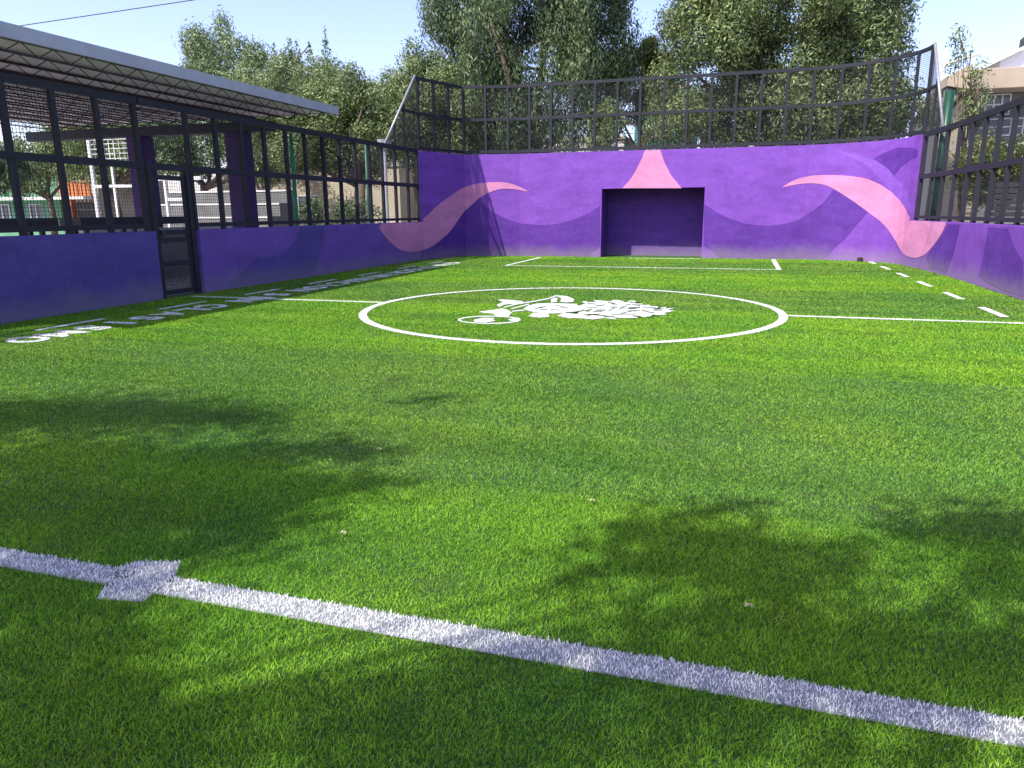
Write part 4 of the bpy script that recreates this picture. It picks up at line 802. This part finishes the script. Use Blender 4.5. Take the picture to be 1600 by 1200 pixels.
# lettering along the left touchline: readable from the wall, tops towards the pitch
def letters(words, ystart, pitch, hgt=.47, x0=-7.74):
    y = ystart
    for word, label in words:
        t = thing('turf_lettering', label, 'lettering', (x0, y, 0), 'white words painted along the left touchline')
        for ch in word:
            cu = bpy.data.curves.new('glyph', 'FONT'); cu.body = ch; cu.size = 1; cu.offset = .030; ob = bpy.data.objects.new('glyph', cu)
            dg = bpy.context.evaluated_depsgraph_get(); me = ob.to_mesh()
            vs = np.array([v.co[:] for v in me.vertices]); fs = [tuple(p.vertices) for p in me.polygons]
            ob.to_mesh_clear(); bpy.data.objects.remove(ob)
            mn = vs.min(0); mx = vs.max(0); wd = min((mx[0]-mn[0])/max(mx[1]-mn[1], .01)*hgt, pitch*.86)
            # glyph right -> -y, glyph up -> +x
            u = (vs[:, 0]-mn[0])/max(mx[0]-mn[0], 1e-4)*wd; v = (vs[:, 1]-mn[1])/max(mx[1]-mn[1], 1e-4)*hgt
            X = x0+v; Y = y-(pitch-wd)/2-u; o3 = np.stack([X, Y, np.full(len(X), .0095)], 1)
            me2 = bpy.data.meshes.new('letter'); me2.from_pydata([tuple(p) for p in o3], [], fs); me2.update(); me2.materials.append(mat_wbase)
            o = bpy.data.objects.new('letter', me2); C.objects.link(o); put(o, t)
            polys = [[(float(X[i]), float(Y[i])) for i in f] for f in fs]
            xs, ys = poly_samples(polys, []); d = np.hypot(xs, ys); sc = np.maximum(1, d/2.6)
            bb = blade_block(xs, ys, .021+0*d, .0030*sc**.75, 'white_blades', mat_wblade, None, .1, two=False); bb.parent = o; bb.matrix_parent_inverse = Matrix.Identity(4)
            if t is not None: bb.matrix_parent_inverse = o.matrix_parent_inverse.inverted() @ Matrix.Translation(-t.location) if False else Matrix.Identity(4)
            allpolys.extend(polys); y -= pitch
        y -= pitch*.75
letters([('SIN', 'white word SIN farthest along the left touchline'), ('DISCRIMINACION', 'long white word DISCRIMINACION beside the far left wall'),
         ('SIN', 'white word SIN beside the halfway line'), ('CLASISMO', 'white word CLASISMO in the shade near the gate')], 18.95, .433)

# grass
def scatter(x0, x1, y0, y1):
    cells = []
    st = 1.0; X = []; Y = []
    for cx in np.arange(x0, x1, st):
        for cy in np.arange(y0, y1, st):
            xe = min(cx+st, x1); ye = min(cy+st, y1); mx, my = (cx+xe)/2, (cy+ye)/2
            # keep what the lens, or one a few steps aside, could see
            v = Vector((mx, my, 0))-Vector((0, 0, CH)); dep = v.dot(F); lat = v.dot(R2)
            if dep < -.2 or abs(lat) > dep*.80+2.2: continue
            dd = math.hypot(mx, my); n = int((xe-cx)*(ye-cy)*float(dens(np.array([dd]))[0])*1.15)
            X.append(RNG.uniform(cx, xe, n)); Y.append(RNG.uniform(cy, ye, n))
    return np.concatenate(X), np.concatenate(Y)
gx, gy = scatter(-8.93, 4.08, .3, 22.15)
keep = np.hypot(gx, gy) > .75
bins = {}
for P in allpolys:
    A = np.array(P); lo = A.min(0); hi = A.max(0)
    for i in range(int(math.floor(lo[0])), int(math.floor(hi[0]))+1):
        for j in range(int(math.floor(lo[1])), int(math.floor(hi[1]))+1): bins.setdefault((i, j), []).append(P)
ci = np.floor(gx).astype(int); cj = np.floor(gy).astype(int)
order = np.lexsort((cj, ci)); key = ci*1000+cj; ks = key[order]; ub, st_ = np.unique(ks, return_index=True); st_ = list(st_)+[len(ks)]
for q, kk in enumerate(ub):
    i, j = int(round((kk-(kk % 1000))/1000)), int(kk % 1000)
    if (i, j) not in bins: continue
    ids = order[st_[q]:st_[q+1]]; m = np.zeros(len(ids), bool)
    for P in bins[(i, j)]: m |= inpoly(gx[ids], gy[ids], P)
    for G in allgaps: m &= ~inpoly(gx[ids], gy[ids], G)
    keep[ids[m]] = False
gx, gy = gx[keep], gy[keep]; d = np.hypot(gx, gy); sc = np.maximum(1, d/2.6)
par = band_parity(gy); nearm = d < 4.5
gr = thing('grass', None, None); bpy.data.objects.remove(gr)
lean = np.where(par > .5, -.12, .12)
hh = .0145*(1+.25*np.sin(gx*2.1+gy*3.3)*np.sin(gx*.7-gy*1.9))
x_, y_ = gx, gy
n = len(gx); th = RNG.random(n)*2*np.pi; wid = .0024*sc**.75; dx = np.cos(th)*wid/2; dy = np.sin(th)*wid/2
hgt = hh*(1+.05*(sc-1)); lx = RNG.normal(size=n)*.62*hgt; ly = (RNG.normal(size=n)*.62+lean)*hgt; h_ = hgt*(.6+.5*RNG.random(n)); z0 = np.zeros(n)
V = np.stack([np.stack([gx-dx, gy-dy, z0], 1), np.stack([gx+dx, gy+dy, z0], 1), np.stack([gx+dx*.8+lx*.4, gy+dy*.8+ly*.4, h_*.6], 1),
              np.stack([gx-dx*.8+lx*.4, gy-dy*.8+ly*.4, h_*.6], 1), np.stack([gx+lx, gy+ly, h_*.95], 1)], 1)
go = np_mesh('grass', V, [(0, 1, 2, 3), (3, 2, 4)], mat_blade); tag(go, 'short green artificial grass blades covering the pitch', 'grass', kind='stuff')
print('blades', n)
# litter: fallen leaves and scraps on the turf
lit = [(-1.93, 3.62, .02, 'pale fallen leaf on the turf left of centre'), (.10, 2.42, .018, 'pale fallen leaf on the near turf right of centre'), (-1.55, 2.55, .016, 'small yellow leaf on the near turf'), (-.6, 3.2, .015, 'small brown leaf on the turf')]
mat_lit = simple('dry_leaf', (.30, .27, .16), .8, .2, 30, 0, 0)
for x, y, r, lb in lit:
    mb = MB(); n = 8; P = [(x+r*math.cos(a_)*(1 if k % 2 else .75), y+r*.6*math.sin(a_), .028+.006*math.sin(3*a_)) for k, a_ in enumerate([2*math.pi*q/n for q in range(n)])]
    mb.add(P+[(x, y, .036)], [(k, (k+1) % n, n) for k in range(n)]); o = mb.build('fallen_leaf', mat_lit); tag(o, lb, 'leaf', 'fallen leaves')
st = MB(); st.tube([(3.02, 21.45, 0), (3.02, 21.45, .10), (3.02, 21.45, .13)], [.07, .08, .03], 9); o = st.build('stone', mat_dark); tag(o, 'small black stone at the foot of the mural wall by the right corner', 'stone')
